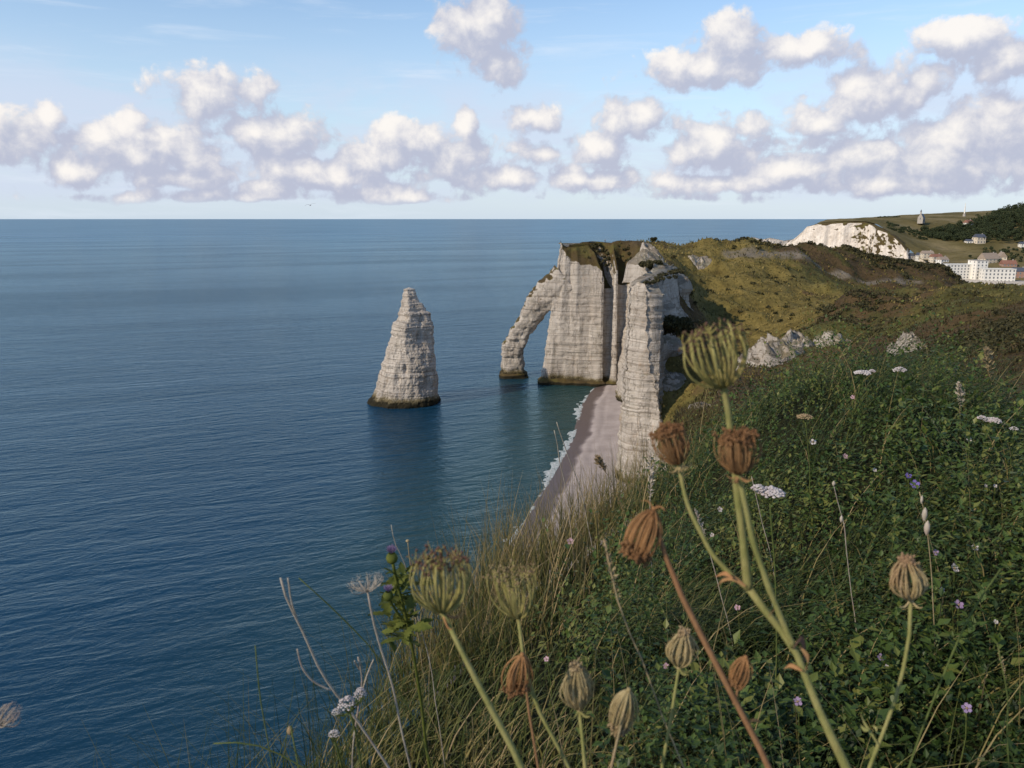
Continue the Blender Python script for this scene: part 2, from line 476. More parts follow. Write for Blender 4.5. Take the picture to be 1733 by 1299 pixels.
for a in [(-1.2, -2, -1.15), (1, -2, -1.15), (3, -2, -1.2), (-0.8, 0.3, -1.18), (0.5, 0.3, -1.2), (2, 0.3, -1.25), (4, 0.3, -1.3), (-0.5, 1.5, -1.38), (0.5, 1.5, -1.28), (2, 1.5, -1.22), (4, 1.5, -1.3),
          (-0.1, 3, -1.62), (1, 3, -1.42), (2.4, 3, -1.22), (4.5, 3, -1.62), (0.2, 4.2, -1.85), (0.8, 4.5, -1.72), (1.04, 4.8, -1.66), (1.56, 5, -1.24), (2.1, 5, -1.02), (2.57, 5, -1.17), (2.95, 4.6, -1.42), (3.6, 5, -2.1), (3.3, 6, -2.15), (4.6, 6.5, -2.6),
          (1.5, 7, -2.5), (2.2, 7, -2.2), (3, 7, -2.2), (3, 9, -2.6), (6, 8, -2.9), (7.5, 12, -2.5), (9.5, 12, -2.3), (5, 12, -3.3), (2.6, 12, -4.0),
          (6, 25, -6.6), (12, 25, -6.2), (18, 25, -5.0), (8.5, 38, -9.5), (18, 40, -9.5), (30, 40, -8)]:
    cr(*a)
for a in [(22, 80, 66), (18, 60, 68.5), (40, 100, 62.5)]: ca(*a)
for a in [(1733, 560, 62), (1600, 606, 70), (1680, 580, 66), (1560, 600, 85), (1733, 520, 95), (1650, 530, 105), (1550, 560, 110), (1480, 575, 115),
          (1290, 640, 120, -1), (1340, 580, 140), (1400, 560, 150), (1430, 508, 200), (1500, 494, 205, -1), (1600, 482, 205, -2.5), (1680, 480, 205, -3.5), (1733, 478, 205, -4.5), (1480, 530, 165), (1600, 510, 150), (1400, 530, 175, -2),
          # valley and golden slope
          (1130, 705, 215), (1200, 655, 225), (1115, 645, 240), (1150, 592, 262), (1200, 562, 285), (1250, 500, 322), (1300, 540, 292), (1350, 500, 332), (1380, 530, 280), (1150, 520, 280), (1110, 500, 272),
          (1200, 500, 326), (1180, 452, 368), (1300, 460, 365), (1250, 432, 384), (1400, 455, 402), (1540, 482, 425), (1460, 470, 410), (1420, 490, 350), (1480, 495, 360),
          # skyline of the headland
          (1130, 414, 398), (1190, 415, 396), (1260, 410, 402), (1350, 418, 432), (1440, 424, 470), (1520, 440, 492), (1570, 456, 502), (1605, 471, 507)]:
    cp(*a)
for a in [(50, 170, 46), (42, 190, 36), (43, 215, 25), (70, 205, 44), (110, 250, 50), (150, 260, 48), (160, 320, 42), (300, 400, 20), (220, 330, 38), (350, 520, 8), (400, 545, 4), (56, 292, 63), (60, 320, 66), (64, 350, 68), (66, 372, 69.5), (70, 398, 70),
          (60, 440, 62), (105, 445, 63), (150, 475, 55), (230, 525, 42), (300, 545, 20), (200, 200, 60), (180, 120, 74), (120, 60, 80), (170, 240, 52)]:
    ca(*a)
CTRL = np.array(CTRL)
def warp_xy(x, y):
    return np.stack([x / (y + 3.0) * 3.2, np.log(y + 3.0)], -1)
_k = warp_xy(CTRL[:, 0], CTRL[:, 1])
_zs = (CTRL[:, 2] - CAM_Z)
def _tps(d2): return np.where(d2 > 0, 0.5 * d2 * np.log(d2 + 1e-12), 0.0)
_N = len(CTRL)
_d2 = ((_k[:, None, :] - _k[None, :, :]) ** 2).sum(-1)
_A = np.zeros((_N + 3, _N + 3)); _A[:_N, :_N] = _tps(_d2) + np.eye(_N) * 2e-4
_A[:_N, _N] = 1; _A[:_N, _N + 1:] = _k; _A[_N, :_N] = 1; _A[_N + 1:, :_N] = _k.T
_w = np.linalg.solve(_A, np.concatenate([_zs / (CTRL[:, 1] + 3.0), [0, 0, 0]]))   # fit z over distance, like a view
def ground(x, y, rough=True):
    x = np.atleast_1d(np.asarray(x, float)); y = np.atleast_1d(np.asarray(y, float))
    q = warp_xy(x, y); out = np.zeros(len(x))
    for i in range(0, len(x), 20000):
        qq = q[i:i + 20000]
        d2 = ((qq[:, None, :] - _k[None]) ** 2).sum(-1)
        out[i:i + 20000] = _tps(d2) @ _w[:_N] + _w[_N] + qq @ _w[_N + 1:]
    z = CAM_Z + out * (y + 3.0)
    if rough:
        p = np.stack([x, y, np.zeros_like(x)], 1)
        f = sstep(40, 150, y)
        z = z + f * (2.6 * fbm(p / 34.0, 3, 5) + 2.9 * fbm(p / 12.0, 4, 9) + 2.2 * (0.45 - 1.6 * np.abs(fbm(np.stack([x / 15.0 + y / 40.0, y / 46.0 - x / 60.0, x * 0], 1), 3, 15))))
        f2 = sstep(6, 25, y)
        z = z + f2 * 0.35 * fbm(p / 3.0, 3, 11)
        z = z + 0.05 * fbm(p / 0.5, 3, 12) * (1 - f2)
    return z
def ground1(x, y): return float(ground([x], [y])[0])

pn = np.log(np.linspace(-2.4, 18, 150) + 3.0)
pf = np.linspace(pn[-1], np.log(545 + 3.0), 470)[1:]
Ys = np.exp(np.concatenate([pn, pf])) - 3.0
NCOL = 330
tcol = np.linspace(0, 1, NCOL)
xr = np.interp(Ys, [-2.4, 0, 10, 60, 545], [4.5, 5.0, 12, 62, 470])
xl = x_edge(Ys)
# wavy cliff edge
xl = xl + 0.012 * (Ys + 3) * fbm(np.stack([np.log(Ys + 3) * 9, Ys * 0, Ys * 0], 1), 3, 3)
Xg = xl[:, None] + (xr - xl)[:, None] * tcol[None, :] ** 1.25
Yg = np.repeat(Ys[:, None], NCOL, 1)
Zg = ground(Xg.ravel(), Yg.ravel()).reshape(Xg.shape)
# the turf rounds over at the cliff edge
dE = (Xg - xl[:, None]) / (0.03 * (Yg + 3.0) + 0.25)
Zg = Zg - 0.03 * (Yg + 3.0) * np.exp(-dE * 2.2)
edge_top = Zg[:, 0].copy()
# colour zones (what grows where)
def gauss(px, py, sx, sy, PX, PY): return np.exp(-((PX - px) / sx) ** 2 - ((PY - py) / sy) ** 2)
def project(X, Y, Z):
    dz = Z - CAM_Z
    depth = Y * CP - dz * SP; up = Y * SP + dz * CP
    return 866.5 + F_PX * X / depth, 649.5 - F_PX * up / depth
xf, yf, zf = Xg.ravel(), Yg.ravel(), Zg.ravel()
gold = np.zeros(len(xf)) + 0.25
gold += 0.55 * sstep(300, 210, np.abs(yf - 330) * 2.6) * sstep(150, 105, xf) * (yf > 200)
brown = np.zeros(len(xf)) + 0.15 - 0.22 * sstep(70, 110, xf) * sstep(260, 210, yf)
brown += 0.45 * np.exp(-((xf - 82) / 30) ** 2 - ((yf - 178) / 50) ** 2)
brown += 0.55 * np.exp(-((xf - 62) / 14) ** 2 - ((yf - 285) / 45) ** 2)
brown += 0.45 * sstep(385, 430, yf + 0.1 * xf) * sstep(90, 150, xf)
brown += 0.55 * sstep(7.5, 10, yf) * sstep(135, 100, yf) * sstep(3, 8, xf)
brown += 0.5 * sstep(60, 10, yf) * sstep(8, 14, yf) * sstep(12, 4, xf)
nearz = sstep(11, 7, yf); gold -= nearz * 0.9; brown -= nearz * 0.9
pathm = np.zeros(len(xf))
PATH = np.array([(at(1236, 431, 384).x, 384), (at(1330, 441, 393).x, 393), (at(1400, 455, 402).x, 402), (at(1470, 468, 412).x, 412), (at(1545, 483, 426).x, 426)])
for i in range(len(PATH) - 1):
    a, b = PATH[i], PATH[i + 1]; ab = b - a
    tt = np.clip(((xf - a[0]) * ab[0] + (yf - a[1]) * ab[1]) / (ab @ ab), 0, 1)
    d = np.hypot(xf - a[0] - tt * ab[0], yf - a[1] - tt * ab[1])
    pathm = np.maximum(pathm, sstep(5.5, 2.5, d))
bare = np.zeros(len(xf))
def spot(px, py, Y, r, k=0.7):
    p = at(px, py, Y)
    global bare
    bare = np.maximum(bare, k * np.exp(-((xf - p.x) ** 2 + (yf - p.y) ** 2) / r ** 2))
spot(1690, 655, 12, 2.6, 0.45); spot(1215, 690, 28, 3.0, 0.5); spot(1185, 440, 372, 5, 0.6); spot(1150, 505, 285, 4, 0.55)
me = mesh_np('hillside', np.stack([xf, yf, zf], 1), grid_faces(len(Ys), NCOL), attrs={'gold': gold, 'brown': brown, 'path': pathm, 'bare': bare, 'soil_shade': sstep(9.5, 6.5, yf)})
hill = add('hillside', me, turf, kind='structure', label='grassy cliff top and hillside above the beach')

# chalk face below the turf edge
NL = 46
lev = np.linspace(0, 1, NL)
sel = np.arange(0, len(Ys), 1)
nrm = np.stack([-np.ones(len(sel)), np.gradient(xl[sel], Ys[sel])], 1); nrm /= np.linalg.norm(nrm, axis=1)[:, None]
W = []
for k, l in enumerate(lev):
    z = edge_top[sel] * (1 - l) + 0.02 - 1.5 * l
    p = np.stack([xl[sel] * 1.0, Ys[sel], z], 1)
    drop = edge_top[sel] - z
    amp = sstep(0, 3, drop) * np.clip(0.02 * (Ys[sel] + 20), 0.3, 2.5)
    out = 0.16 * drop + amp * (1.2 * fbm(p / 9, 3, 21) + 0.5 * fbm(p * np.array([.2, .2, 1.1]), 3, 22)) - 0.2 * sstep(0, .2, drop)
    out = np.maximum(out, -0.3)
    p[:, 0] += nrm[:, 0] * out; p[:, 1] += nrm[:, 1] * out * 0.2
    W.append(p)
W = np.array(W)
add('chalk_cliff', mesh_np('chalk_cliff', W.reshape(-1, 3), grid_faces(NL, len(sel))), chalk, kind='structure', label='chalk cliff face under the turf edge above the beach')

# ------------------------------------------------------------------ rock builders
def strata_disp(p, seed=0, amp=0.55):
    zz = p[:, 2] + 1.2 * fbm(p / 22.0, 2, seed + 31)
    one = np.stack([zz * 0.75, zz * 0, zz * 0 + seed], 1)
    lay = np.floor(zz * 0.55); blk = np.stack([p[:, 0] * 0.22, p[:, 1] * 0.22, lay * 3.7], 1)
    return amp * (0.35 * vnoise(one, seed) + 0.40 * vnoise(one * 2.3, seed + 2)) + amp * 0.5 * fbm(p / 1.6, 3, seed + 5) + amp * 0.5 * vnoise(blk, seed + 6)
def loop_rock(loop, ztop, inner, nS=260, nW=110, nC=26, batter=0.08, seed=1, amp=0.6, cap_noise=1.2, groove=None, flare=2.0, corr=1.3, batter_fn=None, cap_bulge=0.0, gully=None, shift_fn=None, ztn=0.9):
    """closed footprint loop (x,y,ztop,zinner) counter-clockwise seen from above, walls then a turf cap to an inner loop"""
    L = np.asarray(loop, float); L = np.vstack([L, L[:1]])
    S = resample(L, nS + 1)[:-1]
    I = np.asarray(inner, float); I = np.vstack([I, I[:1]])
    Si = resample(I, nS + 1)[:-1]
    tan = np.roll(S[:, :2], -2, 0) - np.roll(S[:, :2], 2, 0)
    nr = np.stack([tan[:, 1], -tan[:, 0]], 1); nr /= np.linalg.norm(nr, axis=1)[:, None]
    rows = []
    conv = np.full(nS, 0.75) if gully is None else 0.62 + 1.5 * gully(S[:, 0], S[:, 1])
    zt = S[:, 2] + ztn * fbm(np.stack([S[:, 0] / 3, S[:, 1] / 3, S[:, 0] * 0], 1), 3, seed + 40)
    for k in range(nW):
        u = k / (nW - 1)
        z = -2.0 + (zt + 2.0) * u
        p = np.stack([S[:, 0], S[:, 1], z], 1)
        c = np.stack([S[:, 0] / 4.5, S[:, 1] / 4.5, z / 60.0], 1)
        out = -batter * z + corr * fbm(c, 3, seed + 3) + strata_disp(p, seed, amp) + flare * sstep(3.2, 1.0, z) * (1 + 0.5 * fbm(p / 5, 2, seed + 8))
        if groove is not None: out = out + groove(S[:, 0], S[:, 1], z)
        if batter_fn is not None: out = out + batter_fn(S[:, 0], S[:, 1], z)
        p[:, :2] += nr * out[:, None]
        if shift_fn is not None: p[:, 0] += shift_fn(S[:, 0], S[:, 1], z)
        rows.append(p)
    top = rows[-1].copy()
    for k in range(1, nC + 1):
        u = k / nC
        p = np.empty_like(top)
        p[:, :2] = top[:, :2] * (1 - u) + Si[:, :2] * u
        e = u ** conv
        p[:, 2] = top[:, 2] * (1 - e) + Si[:, 2] * e + cap_bulge * math.sin(math.pi * u)
        bump = cap_noise * math.sin(math.pi * min(1, u * 1.1)) if u < 0.95 else cap_noise * 0.15
        p[:, 2] += bump * (1.6 * fbm(np.stack([p[:, 0] / 6, p[:, 1] / 9, p[:, 0] * 0], 1), 4, seed + 12))
        rows.append(p)
    n = len(rows)
    V = np.array(rows).reshape(-1, 3)
    cen = V[-nS:].mean(0); V = np.vstack([V, cen])
    global CAPATTR
    CAPATTR = np.concatenate([np.repeat((np.arange(n) >= nW - 2).astype(float), nS), [1.0]])
    F1 = grid_faces(n, nS, wrap=True)
    b = (n - 1) * nS; i = np.arange(nS)
    F2 = np.stack([b + i, b + (i + 1) % nS, np.full(nS, len(V) - 1)], 1)
    return V, [F1, F2]

# ------------------------------------------------------------------ the needle
def needle():
    Yn = 352.0
    Lp = [(490, 683), (508, 680), (511, 679), (536, 674), (541, 672), (545, 663), (562, 659), (566, 661), (590, 654), (625, 645), (655, 637), (668, 632), (682, 626)]
    Rp = [(490, 703), (500, 705), (503, 707), (511, 709), (514, 716), (525, 719), (528, 725), (541, 728), (545, 732), (580, 735), (620, 737), (660, 740), (682, 741)]
    ys = np.linspace(684, 489, 170)
    nS = 180
    th = np.linspace(0, 2 * np.pi, nS, endpoint=False)
    rows = []
    for y in ys:
        l = np.interp(y, [a for a, _ in Lp], [b for _, b in Lp]); r = np.interp(y, [a for a, _ in Rp], [b for _, b in Rp])
        pl, pr = at(l, y, Yn), at(r, y, Yn)
        cx = (pl.x + pr.x) / 2; hw = (pr.x - pl.x) / 2; z = pl.z
        u = np.clip(z / 51.0, 0, 1)
        c, s = np.cos(th), np.sin(th)
        e = 2.0 - 0.75 * sstep(0.30, 0.6, u)           # round low down, an arris towards the land higher up
        rad = (np.abs(c) ** e + np.abs(s) ** e) ** (-1 / e)
        ax = cx + (-0.18 * hw) * sstep(0.3, 0.6, u) * np.maximum(0, -s) ** 2   # arris left of centre
        x = ax + hw * rad * c; yv = Yn + hw * 0.85 * rad * s
        p = np.stack([x, yv, np.full(nS, z)], 1)
        d = strata_disp(p, 4, 0.46 * (0.4 + 0.6 * min(1, hw / 6))) + 0.22 * fbm(p / 0.9, 2, 79) + 1.5 * fbm(p / np.array([4.0, 4.0, 11.0]), 4, 77) * sstep(1, 6, hw) * (1 - 0.4 * u)
        d = d + 0.8 * sstep(3.5, 1.2, z) * (1 + 0.9 * fbm(p / 3.0, 2, 80))
        # hollows seen on the landward face
        for (hx, hy, hr, dep) in ((691, 618, 5, 1.6), (678, 634, 6, 1.1), (712, 568, 5, 1.8), (665, 640, 5, 1.0), (716, 540, 4, 1.2), (725, 640, 5, 1.0)):
            h = at(hx, hy, Yn)
            d = d - dep * np.exp(-((x - h.x) / (hr * .22)) ** 2 - ((z - h.z) / (hr * .42)) ** 2) * (s < 0)
        p[:, 0] += c * d; p[:, 1] += s * d
        rows.append(p)
    V = np.array(rows).reshape(-1, 3); n = len(rows)
    V = np.vstack([V, rows[-1].mean(0) + np.array([0, 0, 0.8])])
    b = (n - 1) * nS; i = np.arange(nS)
    F = [grid_faces(n, nS, wrap=True), np.stack([b + i, b + (i + 1) % nS, np.full(nS, len(V) - 1)], 1)]
    add('sea_stack', mesh_np('sea_stack', V, F, smooth=False), chalk_needle, label='tall pointed chalk needle standing alone in the sea', cat='sea stack')
needle()

# ------------------------------------------------------------------ headland with the arch
def headland():
    # x, y, wall top
    def w(px, py, Y): p = at(px, py, Y); return (p.x, Y, p.z)
    def b(px, Y, ytop):
        p = at(px, 652, Y); q = at(px, ytop, Y); return (p.x, Y, q.z)
    loop = [b(914, 393.5, 416), b(917, 391.5, 413), b(926, 390.8, 420), b(940, 390, 432), b(956, 389.5, 442), b(975, 388.5, 446), b(990, 388, 447), b(1003, 387, 452), b(1014, 386, 458), b(1021, 386, 478),
            b(1025, 390, 490), b(1029, 385, 468), b(1037, 383, 456), b(1044, 383, 462), b(1049, 386, 484), b(1054, 382, 462), b(1062, 380, 452),
            (66, 372, 58), (80, 372, 60), (86, 395, 66), (84, 420, 66), (66, 428, 64), (46, 424, 64), (34, 416, 66), (24, 408, 67), (15.5, 401, 68)]
    inner = [(22.5, 394.5, 69.2), (22.8, 394, 69.3), (23.5, 394, 69.2), (27, 396, 67.5), (31, 399, 68.8), (35, 401, 69.8), (40, 402, 70), (44, 402, 69.6), (46, 401, 69), (48, 400, 69),
             (49, 400, 69), (50, 400, 70), (52, 400, 70.5), (54, 400, 70.5), (56, 400, 70.3), (58, 400, 70.6), (62, 398, 70.2),
             (66, 396, 70), (72, 398, 70), (76, 402, 70), (74, 408, 69.5), (64, 412, 69), (48, 410, 69), (38, 406, 69), (28, 401, 68.4), (23.5, 396, 69)]
    ga = at(1025, 652, 387)
    gb = at(1049, 652, 386)
    def groove(x, y, z):
        return -2.6 * np.exp(-((x - ga.x) / 1.1) ** 2) * (y < 395) * sstep(-2, 8, z) - 2.2 * np.exp(-((x - gb.x) / 1.0) ** 2) * (y < 395) * sstep(5, 25, z)
    def lean(x, y, z):      # the seaward corner leans back with height
        return 0.105 * z * sstep(34, 13, x)
    def gully(x, y):
        return (np.exp(-((x - ga.x) / 2.6) ** 2) + 0.9 * np.exp(-((x - gb.x - 1) / 2.4) ** 2)) * (y < 396)
    V, F = loop_rock(loop, None, inner, nS=420, nW=130, nC=34, batter=0.035, seed=11, amp=0.50, cap_noise=1.5, groove=groove, flare=1.6, corr=1.5, shift_fn=lean, gully=gully)
    # two dark gullies run down the turf cap
    root = bpy.data.objects.new('chalk_headland', None); col.objects.link(root); root.location = (40, 395, 0)
    root['label'] = 'chalk headland with a flying arch reaching into the sea'; root['category'] = 'headland'
    V = V - np.array([40, 395, 0])
    add('rock_wall', mesh_np('rock_wall', V, F, attrs={'cap': CAPATTR}), chalk, root)
    # flying buttress arch: swept section
    path = [(960, 474, 400, 9.5, 8.4), (948, 484, 400, 8.6, 8.0), (932, 493, 401, 8.2, 7.6), (912, 513, 403, 6.9, 6.8), (893, 543, 406, 5.2, 6.0), (876, 571, 408.5, 5.0, 5.8), (867, 592, 410.5, 5.9, 6.0),
            (868, 610, 411.5, 5.8, 6.0), (869, 628, 412, 6.2, 6.4), (870, 643, 412, 6.8, 6.8)]
    P = np.array([[*at(a, b_, Y), hw, hd] for a, b_, Y, hw, hd in path])
    P = resample(P, 120)
    # smooth
    for _ in range(3): P[1:-1] = (P[:-2] + 2 * P[1:-1] + P[2:]) / 4
    nS = 90; th = np.linspace(0, 2 * np.pi, nS, endpoint=False)
    T = np.gradient(P[:, :3], axis=0); T /= np.linalg.norm(T, axis=1)[:, None]
    rows = []
    for i in range(len(P)):
        t = T[i]; d = np.array([0.0, 1, 0]) - t * t[1]; d /= np.linalg.norm(d); s = np.cross(t, d)
        c_, s_ = np.cos(th), np.sin(th)
        e = 4.0; rad = (np.abs(c_) ** e + np.abs(s_) ** e) ** (-1 / e)
        p = P[i, :3] + np.outer(c_ * rad * P[i, 3] * 0.93, s) + np.outer(s_ * rad * P[i, 4], d)
        dd = 1.5 * fbm(p / 3.6, 4, 55) + strata_disp(p, 11, 0.55) + 1.2 * sstep(3.0, 1.0, p[:, 2])
        o = p - P[i, :3]; o /= np.linalg.norm(o, axis=1)[:, None]
        rows.append(p + o * dd[:, None])
    Va = np.array(rows).reshape(-1, 3) - np.array([40, 395, 0])
    add('arch', mesh_np('arch', Va, grid_faces(len(rows), nS, wrap=True)), chalk, root, label='flying chalk arch with its foot in the sea')
    return root
headland()

# the near buttress of the bay
def buttress():
    def b(px, Y, py, ytop):
        p = at(px, py, Y); q = at(px, ytop, Y); return (p.x, Y, q.z)
    loop = [b(1042, 239, 800, 520), b(1043, 235, 800, 486), b(1058, 232, 800, 478), b(1078, 229.5, 800, 484), b(1098, 228, 800, 492), b(1114, 227, 800, 500), b(1124, 234, 780, 505), b(1134, 243, 640, 512),
            b(1150, 249, 640, 506), b(1168, 257, 620, 510), b(1186, 267, 600, 516), (68, 285, 56), (66, 300, 60), (58, 300, 64), (50, 290, 63), (43, 272, 62), (37, 252, 60)]
    inner = [(37, 244, 62.4), (37, 241, 62.2), (37.5, 240, 62.2), (38, 240, 62), (39, 241, 61.5), (40, 243, 61), (41, 246, 61.5), (43, 250, 61.5),
             (45, 255, 62), (49, 262, 62), (53, 270, 62), (56, 282, 63.5), (57, 290, 64.5), (54, 290, 64.8), (50, 282, 64), (45, 268, 63.6), (40, 253, 63)]
    def lean(x, y, z):
        return 0.15 * np.maximum(0, 40 - z) * sstep(40, 43, x) * (y < 240) - 0.05 * z * sstep(38, 43, x) * (y < 240) - 0.02 * z - 0.16 * (z - 25) * sstep(238, 250, y) * sstep(44, 50, x) * (y < 290) + 1.1 * np.sin(z * 0.55 + 0.2 * x) * sstep(240, 248, y) * (x > 46)
    V, F = loop_rock(loop, None, inner, nS=330, nW=150, nC=14, batter=0.03, seed=23, amp=0.70, cap_noise=2.4, ztn=2.2, flare=1.0, corr=1.1, batter_fn=lean)
    add('chalk_buttress', mesh_np('chalk_buttress', V, F, smooth=True, attrs={'cap': CAPATTR * 0}), chalk_fin, label='banded chalk buttress rising sheer from the pebble beach', cat='cliff')
buttress()

# ------------------------------------------------------------------ beach and surf
WL = [(1004, 656), (993, 668), (985, 684), (980, 705), (973, 728), (964, 752), (950, 775), (935, 800), (918, 830), (898, 862), (878, 892), (845, 945)]
wl_pts = np.array([sea_at(a, b)[:2] for a, b in WL] + [(-9, 150), (-20, 80), (-26, 0), (-30, -60)])
def make_pebble():
    t = NT('beach_pebbles')
    P = t.pos(); s = t.sep(P)
    n1 = t.noise(P, 0.15, 4); n2 = t.noise(P, 2.5, 5, 0.7)
    c = t.ramp(n1, [(0.3, (0.30, 0.255, 0.235)), (0.7, (0.40, 0.345, 0.32))])
    c = t.mix(t.math('MULTIPLY', t.mapr(n2, 0.5, 0.8), 0.5), c, (0.19, 0.16, 0.15))
    wet = t.mapr(t.math('ADD', s[2], t.math('MULTIPLY', t.math('SUBTRACT', n1, 0.5), 0.5)), 0.95, 0.55)
    c = t.mix(wet, c, (0.10, 0.075, 0.07))
    t.principled(c, t.math('SUBTRACT', 0.9, t.math('MULTIPLY', wet, 0.5)), 0.3, t.bump(n2, 0.6, 0.15))
    return t.m
nb = 160; wls = resample(wl_pts, nb)
bt = np.linspace(-0.12, 1, 60)
inl = np.stack([np.interp(wls[:, 1], [-60, 0, 100, 190, 228, 260, 330, 380, 420], [30, 30, 40, 55, 55, 55, 62, 62, 62]), wls[:, 1] + 8], 1)
dirv = inl - wls; ln = np.linalg.norm(dirv, axis=1)[:, None]; dirv = dirv / ln
rows = []
for k in range(60):
    d = -6.0 + (ln[:, 0] + 6.0) * (k / 59) ** 1.3
    x = wls[:, 0] + dirv[:, 0] * d; y = wls[:, 1] + dirv[:, 1] * d
    cusp = 0.18 * fbm(np.stack([x / 14, y / 14, x * 0], 1), 3, 61)
    z = 0.115 * d + cusp * sstep(14, 0, np.abs(d)) - 0.0
    z = z + 0.22 * np.sin(d * 0.9 + 2.5 * cusp * 8) * sstep(5, 9, d) * sstep(40, 20, d)
    z = np.where(d > 12, 1.38 + 0.05 * (d - 12) + 0.25 * sstep(16, 20, d), z)
    rows.append(np.stack([x, y, z], 1))
add('beach', mesh_np('beach', np.array(rows).reshape(-1, 3), grid_faces(60, nb)), make_pebble(), kind='structure', label='grey pink pebble beach below the cliffs')
def make_foam():
    t = NT('surf_foam')
    n = t.noise(t.pos(), 1.3, 6, 0.7)
    t.principled(t.ramp(n, [(0.38, (0.22, 0.28, 0.28)), (0.66, (0.60, 0.61, 0.61))]), 0.7, 0.3, t.bump(n, 0.6, 0.2))
    return t.m
foam_m = make_foam()
# broken surf: lace of foam patches along the waterline
def surf():
    S = resample(wl_pts[:12], 420)
    tan = np.gradient(S, axis=0); tan /= np.linalg.norm(tan, axis=1)[:, None]; nr = np.stack([tan[:, 1], -tan[:, 0]], 1)
    if nr[100, 0] > 0: nr = -nr
    V, F = [], []
    nw = 26
    wn_ = fbm(np.stack([np.arange(420) / 26.0, np.zeros(420), np.zeros(420)], 1), 3, 88)
    for i in range(420):
        wd = 1.6 + 4.2 * max(0, wn_[i] + 0.12)
        for k in range(nw):
            d = -0.9 + wd * k / (nw - 1)
            V.append((S[i, 0] + nr[i, 0] * d, S[i, 1] + nr[i, 1] * d, 0.03))
    V = np.array(V)
    keep = fbm(V * np.array([.42, .42, 0]), 4, 90)
    kk = np.tile(np.arange(nw) / (nw - 1), 420)
    g = np.repeat(wn_, nw)
    val = keep + 0.42 - 1.1 * np.abs(kk - 0.28) + 0.5 * g
    V[:, 2] = 0.30 * np.clip(val - 0.10, -0.4, 0.5)
    f = grid_faces(420, nw)
    f = f[(val[f].max(1) > -0.1)]
    add('surf', mesh_np('surf', V, f), foam_m, kind='stuff', label='white surf breaking along the pebble beach')
surf()

# ------------------------------------------------------------------ the far shore: land, cliff, wood, town
FCT = []
def fp(px, py, Y): p = at(px, py, Y); FCT.append((p.x, p.y, p.z))
for a in [  # cliff top from the left (farthest) to the valley
        (1345, 404, 1400), (1366, 384, 1390), (1385, 379, 1372), (1420, 376, 1345), (1465, 375.5, 1318), (1490, 386, 1270), (1512, 402, 1240), (1532, 424, 1215), (1545, 434, 1210),
        # grass above
        (1400, 374, 1450), (1470, 372, 1430), (1520, 384, 1370), (1550, 376, 1450), (1600, 375, 1480), (1540, 399, 1330), (1570, 415, 1280), (1600, 425, 1250), (1590, 400, 1380), (1640, 425, 1230), (1640, 405, 1320), (1700, 410, 1280), (1733, 415, 1260),
        (1640, 385, 1430), (1700, 385, 1420), (1733, 385, 1400), (1620, 440, 1150), (1700, 440, 1130), (1733, 440, 1120), (1597, 452, 1090), (1640, 462, 1060), (1733, 466, 1040), (1800, 440, 1130), (1800, 380, 1400),
        # skyline
        (1400, 373.5, 1600), (1480, 369, 1650), (1560, 363, 1700), (1650, 357, 1750), (1733, 355, 1760), (1820, 352, 1760)]:
    fp(*a)
for a in [(440, 1900, 60), (600, 2100, 62), (900, 2100, 70), (1150, 2000, 75)]: FCT.append(a)
FCT = np.array(FCT)
_fk = FCT[:, :2] / 100.0
_fd = ((_fk[:, None] - _fk[None]) ** 2).sum(-1); _fN = len(FCT)
_fA = np.zeros((_fN + 3, _fN + 3)); _fA[:_fN, :_fN] = _tps(_fd) + np.eye(_fN) * 0.02
_fA[:_fN, _fN] = 1; _fA[:_fN, _fN + 1:] = _fk; _fA[_fN, :_fN] = 1; _fA[_fN + 1:, :_fN] = _fk.T
_fw = np.linalg.solve(_fA, np.concatenate([FCT[:, 2], [0, 0, 0]]))
def far_ground(x, y):
    q = np.stack([np.atleast_1d(x), np.atleast_1d(y)], 1).astype(float) / 100.0
    d2 = ((q[:, None] - _fk[None]) ** 2).sum(-1)
    return np.maximum(_tps(d2) @ _fw[:_fN] + _fw[_fN] + q @ _fw[_fN + 1:], 2.0)
def fg1(x, y): return float(far_ground([x], [y])[0])
# shore line of the far land: x as a function of distance, left boundary of the sheet
FE = np.array([(1000, 560), (1060, 575), (1120, 600), (1180, 612), (1215, 600), (1240, 590), (1275, 565), (1310, 535), (1345, 512), (1380, 508), (1500, 560), (1700, 650), (1950, 760), (2150, 850)], float)
FAR_TOP = [(1330, 412, 118), (1345, 403, 108), (1358, 392, 98), (1366, 383, 90), (1385, 379, 72), (1410, 378, 56), (1436, 377, 36), (1462, 376, 26), (1476, 381, 10), (1484, 388, -26), (1500, 393, -46), (1514, 402, -60), (1526, 414, -74), (1534, 426, -82), (1537, 440, -86)]
_ft = np.array([[*at(a, b, 1300 + dy)] for a, b, dy in FAR_TOP[3:]])[::-1]
FE = np.vstack([FE[FE[:, 0] < 1200], np.stack([_ft[:, 1] + 6, _ft[:, 0] + 12], 1), FE[FE[:, 0] > 1450]])
fy = np.concatenate([np.linspace(1000, 1195, 60), np.linspace(1197, 1400, 160), np.linspace(1405, 2150, 160)])
fx0 = np.interp(fy, FE[:, 0], FE[:, 1])
fx0 = fx0 + 3.5 * fbm(np.stack([fy / 6, fy * 0, fy * 0], 1), 3, 41) * sstep(1240, 1290, fy)
NF = 220
ft = np.linspace(0, 1, NF) ** 1.2
FX = fx0[:, None] + (1300 - fx0)[:, None] * ft[None]
FY = np.repeat(fy[:, None], NF, 1)
FZ = far_ground(FX.ravel(), FY.ravel()).reshape(FX.shape)
pp = np.stack([FX.ravel(), FY.ravel(), FX.ravel() * 0], 1)
FZ += (1.6 * fbm(pp / 30, 3, 44)).reshape(FX.shape) * sstep(8, 20, FZ)
